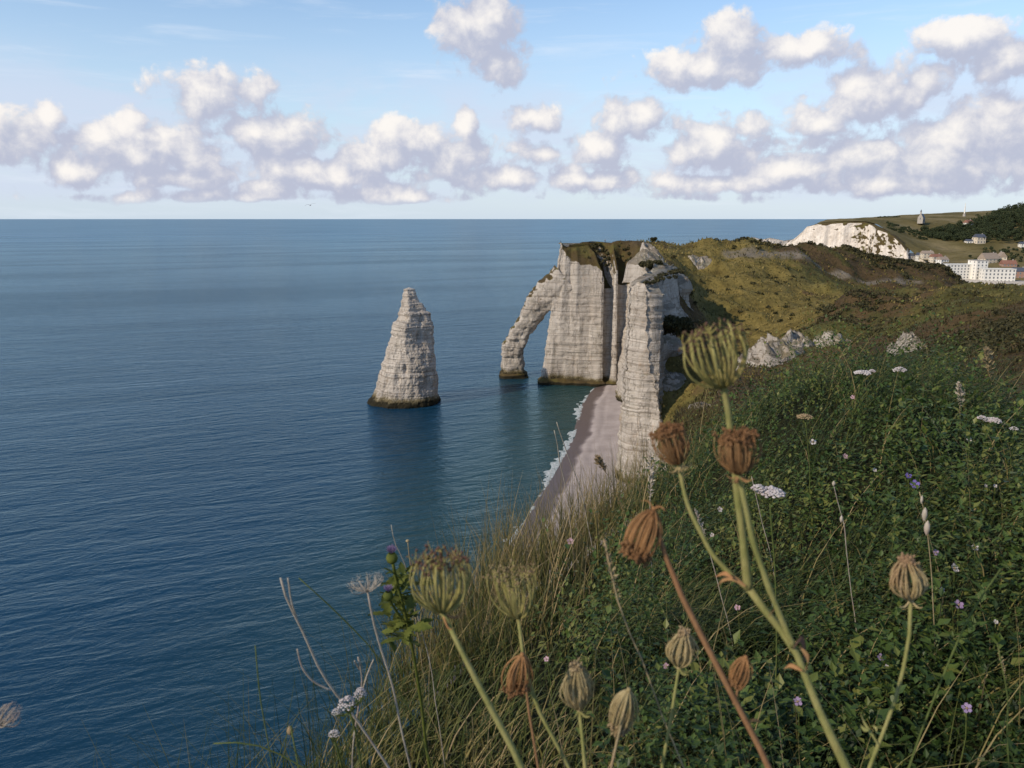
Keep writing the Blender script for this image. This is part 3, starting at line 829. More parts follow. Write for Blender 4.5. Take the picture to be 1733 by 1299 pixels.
def make_farland():
    t = NT('far_land')
    P = t.pos(); n = t.noise(P, 0.012, 5, 0.6); m = t.noise(P, 0.08, 5, 0.65)
    c = t.ramp(n, [(0.32, (0.080, 0.070, 0.028)), (0.45, (0.13, 0.105, 0.042)), (0.58, (0.18, 0.145, 0.070)), (0.72, (0.23, 0.18, 0.10))])
    c = t.mix(t.math('MULTIPLY', t.mapr(m, 0.5, 0.75), 0.6), c, (0.06, 0.05, 0.022))
    t.principled(c, 0.95, 0.05, t.bump(m, 0.6, 3.0))
    return t.m
add('far_hill', mesh_np('far_hill', np.stack([FX, FY, FZ], -1).reshape(-1, 3), grid_faces(len(fy), NF)), make_farland(), kind='structure', label='far grassy headland behind the town')
# white cliff of the far shore
def far_cliff(name, px_top, Y0, seed, label, foot=-2.0, back=False):
    """front sheet of a cliff given by its top line in the photograph, with a turf-stained gully"""
    P = np.array([[*at(a, b, Y0 + dy)] for a, b, dy in px_top]); P = resample(P, 260)
    nl = 70; rows = []
    for k in range(nl):
        u = k / (nl - 1)
        z = P[:, 2] * (1 - u) + foot * u
        p = np.stack([P[:, 0], P[:, 1], z], 1)
        drop = P[:, 2] - z
        rib = fbm(np.stack([P[:, 0] / 11, P[:, 1] / 11, z / 140], 1), 3, seed)
        out = 0.22 * drop + sstep(0, 4, drop) * (6.5 * rib + 1.8 * fbm(p / 6, 3, seed + 3))
        p[:, 1] -= out * 0.75; p[:, 0] -= 0.65 * out
        rows.append(p)
    bk = P.copy(); bk[:, 1] += 22; bk[:, 0] += 12
    if back: bk[:, 2] = np.where(P[:, 0] < 505, P[:, 2] - 3, far_ground(bk[:, 0], bk[:, 1]) - 0.4)
    else: bk[:, 2] -= 4
    md = 0.5 * (P + bk); md[:, 2] = P[:, 2] * 0.6 + bk[:, 2] * 0.4 + 0.6
    rows.insert(0, md); rows.insert(0, bk)
    V = np.array(rows).reshape(-1, 3)
    gx = at(1468, 400, Y0 + 10).x
    cap = np.exp(-((V[:, 0] - gx) / 17) ** 2) * 1.3 * (fbm(V / 16, 2, 5) * 1.2 + 0.55) if back else V[:, 0] * 0
    cap = np.clip(cap, 0, 1.6)
    add(name, mesh_np(name, V, grid_faces(len(rows), 260), True, {'cap': cap}), chalk_far, label=label, cat='cliff')
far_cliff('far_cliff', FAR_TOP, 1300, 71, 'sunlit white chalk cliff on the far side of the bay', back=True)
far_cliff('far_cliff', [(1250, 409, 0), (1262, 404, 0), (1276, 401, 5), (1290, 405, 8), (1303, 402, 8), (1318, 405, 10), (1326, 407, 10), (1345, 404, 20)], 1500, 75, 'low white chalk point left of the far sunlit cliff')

# ---- town
def box_v(x0, x1, y0, y1, z0, z1):
    v = np.array([(x0, y0, z0), (x1, y0, z0), (x1, y1, z0), (x0, y1, z0), (x0, y0, z1), (x1, y0, z1), (x1, y1, z1), (x0, y1, z1)], float)
    f = np.array([(0, 3, 2, 1), (4, 5, 6, 7), (0, 1, 5, 4), (1, 2, 6, 5), (2, 3, 7, 6), (3, 0, 4, 7)])
    return v, f
def box_mesh(name, *a):
    v, f = box_v(*a); return mesh_np(name, v, f, smooth=False)
white_paint = flat_mat('white_render', (0.74, 0.71, 0.64), 0.8, 0.2, 0.06, 0.3)
cream_paint = flat_mat('cream_render', (0.60, 0.52, 0.40), 0.8, 0.2, 0.08, 0.3)
pink_brick = flat_mat('weathered_brick', (0.33, 0.20, 0.15), 0.85, 0.2, 0.15, 0.5)
slate = flat_mat('slate_roof', (0.075, 0.085, 0.11), 0.6, 0.35, 0.2, 0.4)
tile_roof = flat_mat('tile_roof', (0.24, 0.12, 0.085), 0.8, 0.2, 0.2, 0.4)
thatch = flat_mat('pale_roof', (0.30, 0.24, 0.19), 0.85, 0.15, 0.2, 0.4)
grey_stone = flat_mat('grey_stone', (0.36, 0.33, 0.29), 0.85, 0.2, 0.15, 0.4)
pane_m = NT('window_pane'); pane_m.principled((0.14, 0.15, 0.165), 0.15, 0.5); pane_m = pane_m.m
frame_m = flat_mat('window_frame', (0.55, 0.53, 0.48), 0.6, 0.3, 0.05)
def gable_roof(w, d, z, h, over=0.5, axis='x'):
    if axis == 'x':
        a, b = w / 2 + over, d / 2 + over
        v = np.array([(-a, -b, z), (a, -b, z), (a, b, z), (-a, b, z), (-a, 0, z + h), (a, 0, z + h)])
    else:
        a, b = w / 2 + over, d / 2 + over
        v = np.array([(a, -b, z), (a, b, z), (-a, b, z), (-a, -b, z), (0, -b, z + h), (0, b, z + h)])
    f4 = np.array([(0, 1, 5, 4), (2, 3, 4, 5), (3, 2, 1, 0)]); f3 = np.array([(1, 2, 5), (3, 0, 4)])
    return mesh_np('roof', v, [f4, f3], smooth=False)
WIN = {}
def window(parent, x, y, z, w, h, side=False):
    key = (round(w, 2), round(h, 2), side)
    if key not in WIN:
        if side: WIN[key] = (box_mesh('window', -0.06, 0.05, -w / 2 - .12, w / 2 + .12, -h / 2 - .12, h / 2 + .12), box_mesh('pane', -0.12, -0.08, -w / 2, w / 2, -h / 2, h / 2))
        else: WIN[key] = (box_mesh('window', -w / 2 - .12, w / 2 + .12, -0.06, 0.05, -h / 2 - .12, h / 2 + .12), box_mesh('pane', -w / 2, w / 2, -0.12, -0.08, -h / 2, h / 2))
    a, b = WIN[key]
    f = add('window', a, frame_m, parent, loc=(x, y, z)); add('pane', b, pane_m, f)
def house(name, px, py, Y, w, d, h, rh, wall, roof, label, cat='house', rot=0.0, floors=2, cols=3, axis='x', group=None, chimney=True, flat=False, rows_h=None):
    p = at(px, py, Y)
    root = bpy.data.objects.new(name, None); col.objects.link(root); root.location = (p.x, p.y, p.z); root.rotation_euler = (0, 0, rot)
    root['label'] = label; root['category'] = cat
    if group: root['group'] = group
    add('wall', box_mesh('wall', -w / 2, w / 2, -d / 2, d / 2, -6, h), wall, root)
    if flat:
        add('roof', box_mesh('roof', -w / 2 - .4, w / 2 + .4, -d / 2 - .4, d / 2 + .4, h + .003, h + .6), roof, root)
    else:
        r = add('roof', gable_roof(w, d, h + 0.003, rh, axis=axis), roof, root)
        if chimney: add('chimney', box_mesh('chimney', w * .28, w * .28 + 1.2, -.5, .5, h + rh * .3, h + rh + 1.2), grey_stone, r)
    fh = h / floors
    for i in range(floors):
        for j in range(cols):
            window(root, -w / 2 + w * (j + .5) / cols, -d / 2, fh * (i + .55), min(1.6, w / cols * .55), fh * .5)
    for i in range(floors):
        for j in range(2):
            window(root, -w / 2, -d / 2 + d * (j + .5) / 2, fh * (i + .55), 1.3, fh * .5, side=True)
    return root
house('apartment_block', 1622, 471, 1030, 44, 16, 18, 0, white_paint, white_paint, 'long white apartment block at the left end of the town front', 'building', R(4), 5, 10, flat=True)
house('apartment_block', 1652, 472, 1022, 15, 18, 23.5, 0, white_paint, grey_stone, 'tallest white apartment block of the town front', 'building', R(4), 6, 3, flat=True)
house('apartment_block', 1686, 478, 1000, 36, 15, 17, 0, white_paint, white_paint, 'low wide white building nearest the dark slope on the right', 'building', R(-8), 4, 8, flat=True)
house('brick_house', 1722, 472, 1035, 15, 12, 10, 5, pink_brick, slate, 'reddish house with a dark slate roof at the right edge', rot=R(-10))
house('town_house', 1672, 446, 1120, 24, 14, 7, 8, cream_paint, thatch, 'house with a broad pale roof behind the white blocks', rot=R(15), cols=4)
house('town_house', 1694, 443, 1130, 14, 10, 7, 7, cream_paint, thatch, 'small gabled house beside the broad pale roof', rot=R(75), cols=3)
house('town_house', 1705, 455, 1090, 18, 11, 7, 5, pink_brick, tile_roof, 'brick house with a tiled roof above the low white building', rot=R(-5), cols=4)
house('villa', 1656, 412, 1290, 15, 12, 10, 5, cream_paint, slate, 'cream villa standing among the dark trees', rot=R(8))
house('villa', 1640, 413, 1295, 12, 9, 5, 3, white_paint, slate, 'low white house left of the cream villa in the trees', rot=R(0), floors=1)
house('villa', 1638, 383, 1430, 13, 11, 6.5, 5, white_paint, tile_roof, 'pale house with a red roof at the top of the wood', rot=R(20))
house('villa', 1729, 420, 1245, 8, 8, 7, 3, white_paint, slate, 'small white house at the right edge below the wood', rot=R(0), cols=2)
for k, (px, py, Y, w, wallm, roofm, lb) in enumerate([(1542, 441, 1230, 12, grey_stone, slate, 'grey house nearest the far sunlit cliff'), (1556, 440, 1215, 9, white_paint, slate, 'narrow white house second from the far cliff'),
        (1568, 437, 1205, 16, cream_paint, thatch, 'cream house with a pale roof third from the far cliff'), (1583, 443, 1170, 15, cream_paint, tile_roof, 'cream house with a red roof fourth from the far cliff'), (1594, 448, 1130, 13, white_paint, thatch, 'pale house just left of the long white block')]):
    house('seafront_house', px, py, Y, w, 10, 7.5, 4, wallm, roofm, lb, rot=R(-12 + 7 * k), cols=3, group='houses at the far end of the sea front')
# sea wall and promenade
V1, F1 = [], []
pw = [at(1528, 437, 1262), at(1560, 446, 1195), at(1590, 459, 1085), at(1640, 476, 1000), at(1700, 482, 975), at(1760, 484, 968)]
pw = resample(np.array([[q.x, q.y, 0] for q in pw]), 60)
rows = [pw + np.array([-6, -6, -2]), pw + np.array([0, 0, 6.5]), pw + np.array([1.2, 1.5, 6.5]), pw + np.array([1.3, 1.6, 5.6]), pw + np.array([14, 25, 5.8])]
add('promenade', mesh_np('promenade', np.array(rows).reshape(-1, 3), grid_faces(5, 60), smooth=False), grey_stone, kind='structure', label='stone promenade and sea wall in front of the town')

# chapel on the hill
def chapel():
    p = at(1559, 374.5, 1440)
    root = bpy.data.objects.new('chapel', None); col.objects.link(root); root.location = (p.x, p.y, p.z - 0.5); root.rotation_euler = (0, 0, R(-38))
    root['label'] = 'small stone chapel with a steep slate roof alone on the far hill'; root['category'] = 'chapel'
    add('wall', box_mesh('wall', -4, 4, -9, 9, -3, 6.5), grey_stone, root)
    add('roof', gable_roof(8, 18, 6.503, 7.5, 0.4, 'y'), slate, root)
    # stepped gable front and bell turret
    v = np.array([(-4.3, -9.6, -3), (4.3, -9.6, -3), (4.3, -9.6, 7), (0, -9.6, 15.2), (-4.3, -9.6, 7), (-4.3, -9.05, -3), (4.3, -9.05, -3), (4.3, -9.05, 7), (0, -9.05, 15.2), (-4.3, -9.05, 7)], float)
    add('gable', mesh_np('gable', v, [np.array([(0, 1, 2, 4), (6, 5, 9, 7), (1, 6, 7, 2), (2, 7, 8, 3), (3, 8, 9, 4), (4, 9, 5, 0)]), np.array([(4, 2, 3), (7, 9, 8)])], False), grey_stone, root)
    t = add('bell_turret', box_mesh('bell_turret', -1.1, 1.1, -9.5, -7.6, 13.0, 17.5), grey_stone, root)
    v = np.array([(-1.4, -9.8, 17.5), (1.4, -9.8, 17.5), (1.4, -7.3, 17.5), (-1.4, -7.3, 17.5), (0, -8.55, 21.5)])
    add('spire', mesh_np('spire', v, [np.array([(3, 2, 1, 0)]), np.array([(0, 1, 4), (1, 2, 4), (2, 3, 4), (3, 0, 4)])], False), slate, t)
    for y in (-6, -2, 2, 6):
        for sx in (-1, 1):
            add('buttress', box_mesh('buttress', sx * 4.5 - .5, sx * 4.5 + .5, y - .4, y + .4, -3, 5), grey_stone, root)
    window(root, 0, -9.62, 5.5, 1.6, 3.6)
    for y in (-4, 0, 4): window(root, -4.02, y, 3.6, 1.1, 3.0, side=True)
chapel()
# white monument spire
def monument():
    p = at(1632, 363, 1480)
    root = bpy.data.objects.new('monument', None); col.objects.link(root); root.location = (p.x, p.y, p.z - 1)
    root['label'] = 'white needle-shaped monument on the far skyline'; root['category'] = 'monument'
    prof = [(2.6, -2), (2.5, 1.5), (1.7, 1.6), (1.6, 3.2), (1.25, 3.4), (1.0, 10), (0.6, 18), (0.12, 23)]
    n = 10; th = np.linspace(0, 2 * np.pi, n, endpoint=False)
    V = np.array([[(r * math.cos(a), r * math.sin(a), z) for a in th] for r, z in prof[:4]]).reshape(-1, 3)
    add('base', mesh_np('base', V, [grid_faces(4, n, True)], False), grey_stone, root)
    V = np.array([[(r * math.cos(a), r * math.sin(a), z) for a in th] for r, z in prof[4:]]).reshape(-1, 3)
    add('shaft', mesh_np('shaft', V, [grid_faces(4, n, True)], False), white_paint, root)
monument()

# ---- foliage clumps of small faces: crown of leaf faces through a lumpy volume
def leaf_cloud(centers, radii, n, size, seed, flat=0.75):
    r = np.random.default_rng(seed)
    idx = r.integers(0, len(centers), n) if np.ndim(n) == 0 else n
    if np.ndim(size): size = size[idx]
    n_ = len(idx)
    d = r.normal(size=(n_, 3)); d /= np.linalg.norm(d, axis=1)[:, None]
    rad = radii[idx] * (0.62 + 0.42 * r.random(n_) ** 0.6)
    c = centers[idx] + d * rad[:, None] * np.array([1, 1, flat])
    a = r.normal(size=(n_, 3)) * 0.8 + d * 0.9; a /= np.linalg.norm(a, axis=1)[:, None]
    u = np.cross(a, r.normal(size=(n_, 3))); u /= np.linalg.norm(u, axis=1)[:, None]; w = np.cross(a, u)
    s = (size * (0.6 + 0.8 * r.random(n_)))[:, None]
    V = np.stack([c + u * s, c + w * s * 0.7, c - u * s, c - w * s * 0.7], 1).reshape(-1, 3)
    F = np.arange(n_ * 4).reshape(-1, 4)
    tint = np.repeat(np.clip(0.5 + 0.25 * r.normal(size=n_), 0, 1), 4)
    return V, F, tint
far_leaf = leaf_mat('far_leaves', [(0.0, (0.018, 0.026, 0.012)), (0.5, (0.035, 0.048, 0.020)), (1.0, (0.065, 0.080, 0.030))], 0.8, 0.15)
bark = flat_mat('bark', (0.10, 0.075, 0.055), 0.9, 0.1, 0.3, 2.0)
def far_tree(px, py, Y, h, w, seed, label):
    r = np.random.default_rng(seed)
    p = at(px, py, Y)
    z = max(p.z - 1, 3)
    root = bpy.data.objects.new('tree', None); col.objects.link(root); root.location = (p.x, p.y, z)
    root['label'] = label; root['category'] = 'tree'; root['group'] = 'trees of the far wood'
    k = 9
    c = np.stack([r.normal(0, w * .26, k), r.normal(0, w * .26, k), h * (.45 + .4 * r.random(k))], 1)
    V, F, t = leaf_cloud(c, w * (.20 + .12 * r.random(k)), 700, 0.75, seed)
    add('crown', mesh_np('crown', V, F, False, {'tint': t}), far_leaf, root)
    th = np.linspace(0, 2 * np.pi, 7)[:-1]
    V = np.array([[(q * math.cos(a), q * math.sin(a), zz) for a in th] for q, zz in ((.6, -2), (.45, h * .3), (.2, h * .75))]).reshape(-1, 3)
    add('trunk', mesh_np('trunk', V, [grid_faces(3, 6, True)]), bark, root)
tr = random.Random(5)
TREES = [(1736, 372, 1460, 34, 30, 'tall dark tree highest on the skyline at the right edge'), (1714, 374, 1460, 24, 22, 'dark rounded tree left of the tallest skyline tree'), (1692, 378, 1450, 20, 20, 'dark rounded tree on the upper left edge of the wood'),
         (1672, 392, 1380, 16, 16, 'dark tree right of the red roofed pale house'), (1610, 396, 1360, 11, 14, 'low dark tree below the chapel slope'), (1590, 392, 1380, 9, 12, 'smallest dark tree at the left end of the wood'),
         (1566, 388, 1400, 6, 12, 'low bushy tree under the chapel')]
for i, (px, py, Y, h, w, lb) in enumerate(TREES): far_tree(px, py, Y, h, w, 300 + i, lb)
# the rest of the wood reads as one mass
r_ = np.random.default_rng(12)
cs, rs = [], []
for _ in range(640):
    px = r_.uniform(1560, 1765); Y = r_.uniform(1250, np.interp(px, [1560, 1640, 1700, 1765], [1400, 1450, 1600, 1680]))
    lo = np.interp(px, [1575, 1620, 1680, 1760], [1340, 1310, 1275, 1265])
    if Y < lo: continue
    x = at(px, 395, Y).x; z = fg1(x, Y); h = r_.uniform(7, 15) * np.interp(px, [1575, 1640, 1733], [.5, 1, 1.25])
    for k in range(3):
        cs.append((x + r_.normal(0, 3.5), Y + r_.normal(0, 3.5), z + h * r_.uniform(.35, .85))); rs.append(r_.uniform(2.5, 4.6))
for _ in range(150):   # brown-green thickets left of the wood
    px = r_.uniform(1500, 1640); Y = r_.uniform(1320, 1400); x = at(px, 395, Y).x; z = fg1(x, Y)
    cs.append((x, Y, z + r_.uniform(0.2, 1.6))); rs.append(r_.uniform(1.4, 2.8))
for _ in range(60):   # hedges and garden trees round the houses
    px = r_.uniform(1640, 1760); Y = r_.uniform(1110, 1230); x = at(px, 430, Y).x; z = fg1(x, Y)
    cs.append((x, Y, z + r_.uniform(1, 4))); rs.append(r_.uniform(1.8, 3.6))
for _ in range(46):   # hedge on the skyline
    px = r_.uniform(1486, 1522); Y = 1640 + r_.uniform(-6, 6); x = at(px, 370, Y).x
    cs.append((x, Y, at(px, 367.5, Y).z + r_.uniform(-1, 1))); rs.append(r_.uniform(1.6, 2.6))
V, F, t = leaf_cloud(np.array(cs), np.array(rs), 130000, 0.85, 14)
add('far_wood', mesh_np('far_wood', V, F, False, {'tint': t}), far_leaf, kind='stuff', label='dark wood and hedges on the slope above the town')

# ------------------------------------------------------------------ chalk crags standing out of the turf
def crag(px, py, Y, w, h, d, seed, label, lean=0.0):
    """broken chalk outcrop: a rough patch raised out of the slope it stands on, steep towards the sea"""
    p = at(px, py, Y)
    n, m = 84, 48
    th = np.linspace(0, 2 * np.pi, n, endpoint=False); rows = []
    for k in range(m):
        rr = 1.0 - k / (m - 1)
        edge = 1 + 0.45 * fbm(np.stack([np.cos(th) * 1.6, np.sin(th) * 1.6, th * 0 + seed], 1), 3, seed)
        x = w * rr * np.cos(th) * edge; y = d * rr * np.sin(th) * edge
        q = np.stack([x / w * 2.1, y / d * 2.1, x * 0], 1)
        ridge = 1 - np.abs(fbm(q, 4, seed + 3)) * 1.8
        prof = (1 - rr ** 1.6) * (0.35 + 0.75 * ridge)
        side = 0.65 + 0.35 * np.clip(-x / w * 1.2 + 0.2, -1, 1)
        z = h * prof * side + h * 0.10 * fbm(q * 4, 3, seed + 9) * (1 - rr) ** 0.3
        gz = ground(p.x + x, p.y + y) - p.z
        rows.append(np.stack([x - lean * w * prof, y, gz - 0.25 + z - 3.5 * (w / 6) * sstep(0.78, 1.0, np.full(n, rr))], 1))
    V = np.array(rows).reshape(-1, 3)
    add('chalk_crag', mesh_np('chalk_crag', V, [grid_faces(m, n, True)], True, {'cap': np.zeros(len(V))}), chalk_crag, label=label, cat='rock', group='chalk crags in the turf', loc=p)
crag(1316, 606, 122, 6.2, 6.0, 6.0, 3, 'large pale chalk crag left of the green mound', 0.3)
crag(1348, 568, 134, 3.4, 4.0, 4.2, 31, 'pointed top of pale chalk just above the largest crag')
crag(1412, 572, 132, 3.6, 4.6, 3.6, 5, 'small pointed chalk crag right of the largest crag', 0.0)
crag(1543, 566, 92, 1.9, 3.4, 3.8, 8, 'narrow chalk scar on the brown slope at right', 0.2)
crag(1108, 474, 318, 6.5, 5.5, 8, 12, 'chalk cone above the banded buttress', 0.0)
crag(1088, 495, 296, 9.0, 3.0, 8, 14, 'broad chalk shoulder below the chalk cone')
crag(1182, 446, 372, 6.0, 3.6, 6, 17, 'little white chalk patch high on the golden slope')
crag(1132, 640, 242, 6.5, 4.0, 5, 25, 'chalk rib beside the shaded gully of the buttress')
crag(1195, 672, 46, 1.1, 0.5, 1.4, 27, 'weathered pinkish chalk knob at the near cliff edge')

# ------------------------------------------------------------------ vegetation of the hillside (too far to pick blades apart)
def blades(base, h, w, az, curve, seg=3, seed=0, up=None):
    """strips of grass: base (N,3); returns verts, quads"""
    N = len(base)
    lean = np.stack([np.cos(az), np.sin(az), np.zeros(N)], 1)
    side = np.stack([-np.sin(az + 0.6), np.cos(az + 0.6), np.zeros(N)], 1)
    rows = []
    for k in range(seg + 1):
        t = k / seg
        c = base + np.array([0, 0, 1.0]) * (h * (t - 0.38 * curve * t * t))[:, None] + lean * (h * curve * t ** 2)[:, None]
        ww = (w * 0.5 * (1 - t) ** 0.75 + 0.0002)[:, None]
        rows.append(c - side * ww); rows.append(c + side * ww)
    V = np.stack(rows, 1)                                # N, 2(seg+1), 3
    k = 2 * (seg + 1)
    off = np.arange(N)[:, None] * k
    F = np.concatenate([off + np.array([[2 * i, 2 * i + 1, 2 * i + 3, 2 * i + 2]]) for i in range(seg)], 1).reshape(-1, 4)
    return V.reshape(-1, 3), F, k
hill_grass_m = leaf_mat('hill_grass_blades', [(0.0, (0.030, 0.028, 0.012)), (0.3, (0.075, 0.050, 0.022)), (0.55, (0.085, 0.085, 0.025)), (0.8, (0.19, 0.145, 0.04)), (1.0, (0.30, 0.23, 0.08))], 0.85, 0.25)
r_ = np.random.default_rng(21)
n = 72000
Yh = np.exp(r_.uniform(np.log(9), np.log(480), n)); e = x_edge(Yh)
Xh = e + (np.interp(Yh, [9, 60, 480], [9, 58, 330]) - e) * r_.random(n)
Zh = ground(Xh, Yh) - 0.03
gz = 0.9 * sstep(300, 210, np.abs(Yh - 330) * 2.6) * sstep(150, 105, Xh) * (Yh > 200)
tint = np.clip(0.48 - 0.14 * sstep(130, 90, Yh) + 0.26 * gz + 0.55 * fbm(np.stack([Xh / 14, Yh / 14, Xh * 0], 1), 3, 6) + 0.16 * r_.normal(size=n), 0, 1)
hh = (0.16 + 0.0028 * Yh) * (0.4 + 1.1 * r_.random(n) ** 1.5); ww = 0.010 + 0.0017 * Yh
V, F, k = blades(np.stack([Xh, Yh, Zh], 1), hh, ww * (0.6 + 0.8 * r_.random(n)), r_.uniform(0, 6.28, n), 0.35 + 0.4 * r_.random(n), 2)
add('hill_grass', mesh_np('hill_grass', V, F, False, {'tint': np.repeat(tint, k)}), hill_grass_m, kind='stuff', label='rough golden and brown grass over the hillside')
# dry reddish herbage on the near cliff edge
n = 5000
Yb = np.exp(r_.uniform(np.log(7.5), np.log(42), n)); Xb = x_edge(Yb) + np.abs(r_.normal(0, 0.05, n)) * (Yb + 6) + 0.05
Zb = ground(Xb, Yb) - 0.05
tb = np.clip(0.34 + 0.22 * r_.normal(size=n), 0.1, 1)
V, F, k = blades(np.stack([Xb, Yb, Zb], 1), (0.14 + 0.012 * Yb) * (0.5 + r_.random(n)), 0.010 + 0.0012 * Yb, r_.uniform(0, 6.28, n), 0.3 + 0.6 * r_.random(n), 3)
add('dry_herbage', mesh_np('dry_herbage', V, F, False, {'tint': np.repeat(tb, k)}), hill_grass_m, kind='stuff', label='reddish brown dry herbage along the near cliff edge')
# dark scrub: on the back slope, below the buttress ridge and on the spur at the right
scrub_m = leaf_mat('scrub_leaves', [(0.0, (0.022, 0.023, 0.011)), (0.5, (0.048, 0.046, 0.019)), (1.0, (0.095, 0.080, 0.032))], 0.85, 0.15)
cs, rs = [], []
def scatter(pts, count, rad, seed, spread):
    r = np.random.default_rng(seed)
    for _ in range(count):
        i = r.integers(0, len(pts)); p = pts[i]
        x = p[0] + r.normal(0, spread[0]); y = p[1] + r.normal(0, spread[1])
        if x < x_edge(y) + 1: continue
        q = r.uniform(*rad)
        cs.append((x, y, ground1(x, y) + q * 0.25)); rs.append(q)
def pts_at(L): return [tuple(at(*a)[:2]) for a in L]
scatter(pts_at([(1450, 428, 470), (1490, 436, 482), (1530, 446, 492), (1565, 458, 500), (1590, 468, 505), (1500, 450, 470), (1545, 466, 485), (1570, 476, 480), (1470, 440, 455)]), 420, (0.9, 2.2), 3, (9, 11))
scatter(pts_at([(1265, 412, 405), (1300, 414, 415), (1340, 418, 428), (1390, 421, 448)]), 110, (0.6, 1.4), 4, (6, 6))
scatter(pts_at([(1620, 560, 80), (1680, 570, 70), (1725, 560, 66), (1640, 590, 72), (1700, 600, 62), (1733, 540, 80), (1590, 590, 78)]), 420, (0.5, 1.1), 6, (3.2, 4.5))
scatter(pts_at([(1410, 520, 185), (1450, 520, 180), (1400, 545, 165)]), 130, (0.5, 1.3), 8, (7, 9))
scatter(pts_at([(1250, 480, 335), (1330, 470, 350), (1360, 520, 300), (1290, 560, 275), (1500, 520, 180), (1620, 495, 180), (1560, 540, 130)]), 120, (0.5, 1.1), 9, (12, 14))
# seaward turf cap of the headland: scrub added to darken its shadowed gullies
for _ in range(90):
    px = r_.uniform(965, 1125); Yc = r_.uniform(391, 402)
    if min(abs(px - 1024), abs(px - 1075)) > 13 and r_.random() < 0.6: continue
    p = at(px, 430, Yc); q = r_.uniform(0.6, 1.3)
    cs.append((p.x, p.y, np.interp(Yc, [390, 401], [60.5, 69.4]) - (2.5 if abs(px - 1024) < 9 else 0))); rs.append(q)
for _ in range(46):   # top of the near buttress
    u_ = r_.random(); cs.append((np.interp(u_, [0, 1], [40, 58]) + r_.normal(0, 1.6), np.interp(u_, [0, 1], [241, 284]) + r_.normal(0, 2), np.interp(u_, [0, 1], [61.6, 63.4]))); rs.append(r_.uniform(0.5, 1.1))
cs = np.array(cs); rs = np.array(rs)
wgt = (rs / (cs[:, 1] + 40)) ** 1.2; idx = np.random.default_rng(2).choice(len(cs), 90000, p=wgt / wgt.sum())
V, F, t = leaf_cloud(cs, rs, idx, 0.05 + 0.0011 * cs[:, 1], 18, 0.6)
add('scrub', mesh_np('scrub', V, F, False, {'tint': t}), scrub_m, kind='stuff', label='dark low scrub on the shaded slopes')
def bush(px, py, Y, n, w, d, h, seed, label, ledge=False):
    r = np.random.default_rng(seed); p = at(px, py, Y)
    root = bpy.data.objects.new('bush', None); col.objects.link(root); root.location = (p.x, p.y, ground1(p.x, p.y))
    root['label'] = label; root['category'] = 'bush'; root['group'] = 'dark bushes by the buttress'
    x = r.normal(0, w * .42, n); y = r.normal(0, d * .42, n)
    z = ground(p.x + x, p.y + y) - root.location.z + h * r.uniform(.15, .6, n)
    if ledge:
        root.location.z = p.z - h * 0.35; z = h * r.uniform(.1, .75, n)
    V, F, t = leaf_cloud(np.stack([x, y, z], 1), h * r.uniform(.3, .55, n), 5200, 0.42, seed, .7)
    add('foliage', mesh_np('foliage', V, F, False, {'tint': t}), scrub_m, root)
    T = []
    for k in range(5):
        a = tube(np.array([(0.5 * k - 1, 0, -1.0), (0.9 * (k - 2), 0.3 * (k - 2), h * .5)]), [.14, .05], 5); T.append(a)
    add('stem', join(T), bark, root)
def tube(P, rad, n=6, cap=True):
    P = np.asarray(P, float); m = len(P)
    rad = np.interp(np.linspace(0, 1, m), np.linspace(0, 1, len(rad)), rad)
    T = np.gradient(P, axis=0); T /= (np.linalg.norm(T, axis=1)[:, None] + 1e-12)
    ref = np.array([0.31, 0.87, 0.38]); V = []
    th = np.linspace(0, 2 * np.pi, n, endpoint=False)
    for i in range(m):
        a = np.cross(T[i], ref); a /= np.linalg.norm(a); b = np.cross(T[i], a)
        V.append(P[i] + rad[i] * (np.outer(np.cos(th), a) + np.outer(np.sin(th), b)))
    V = np.array(V).reshape(-1, 3)
    F = [grid_faces(m, n, True)]
    if cap: F.append(np.arange(n)[None, ::-1]); F.append(((m - 1) * n + np.arange(n))[None])
    return V, F
def join_vf(parts):
    by = {}; Vs = []; off = 0
    for V, F in parts:
        for f in (F if isinstance(F, list) else [F]):
            f = np.asarray(f); by.setdefault(f.shape[1], []).append(f + off)
        Vs.append(V); off += len(V)
    return np.vstack(Vs), [np.vstack(x) for x in by.values()]
def join(parts, name='mesh', smooth=True, attrs=None):
    V, F = join_vf(parts); return mesh_np(name, V, F, smooth, attrs)
bush(1142, 552, 244, 24, 7.5, 3.5, 5.5, 41, 'large dark bush on the ridge right of the banded buttress', True)
bush(1112, 502, 285, 12, 6.5, 4, 3.2, 42, 'small brown bush below the chalk cone')

# ------------------------------------------------------------------ foreground meadow
grass_m = leaf_mat('grass_blades', [(0.0, (0.018, 0.032, 0.010)), (0.40, (0.044, 0.066, 0.018)), (0.62, (0.110, 0.125, 0.032)), (0.80, (0.22, 0.18, 0.062)), (1.0, (0.36, 0.27, 0.14))], 0.55, 0.30)
herb_m = leaf_mat('herb_leaves', [(0.0, (0.014, 0.028, 0.008)), (0.45, (0.034, 0.066, 0.015)), (0.8, (0.080, 0.125, 0.026)), (1.0, (0.16, 0.17, 0.04))], 0.5, 0.30, 0.35)
r_ = np.random.default_rng(33)
def near_points(n, y0, y1, r, left=0.0, right=(1.1, 0.78)):
    Y = np.exp(r.uniform(np.log(y0), np.log(y1), n)); e = x_edge(Y) - left
    X = e + (right[0] + right[1] * Y - e) * r.random(n)
    return X, Y
n = 36000
X, Y = near_points(n, 0.55, 9.0, r_, 0.10)
de = X - x_edge(Y)
Z = ground(X, Y) - 0.02 - np.where(de < 0.15, 0.25 * (0.15 - de) * 2, 0)
dens = fbm(np.stack([X / 0.35, Y / 0.35, X * 0], 1), 3, 50)
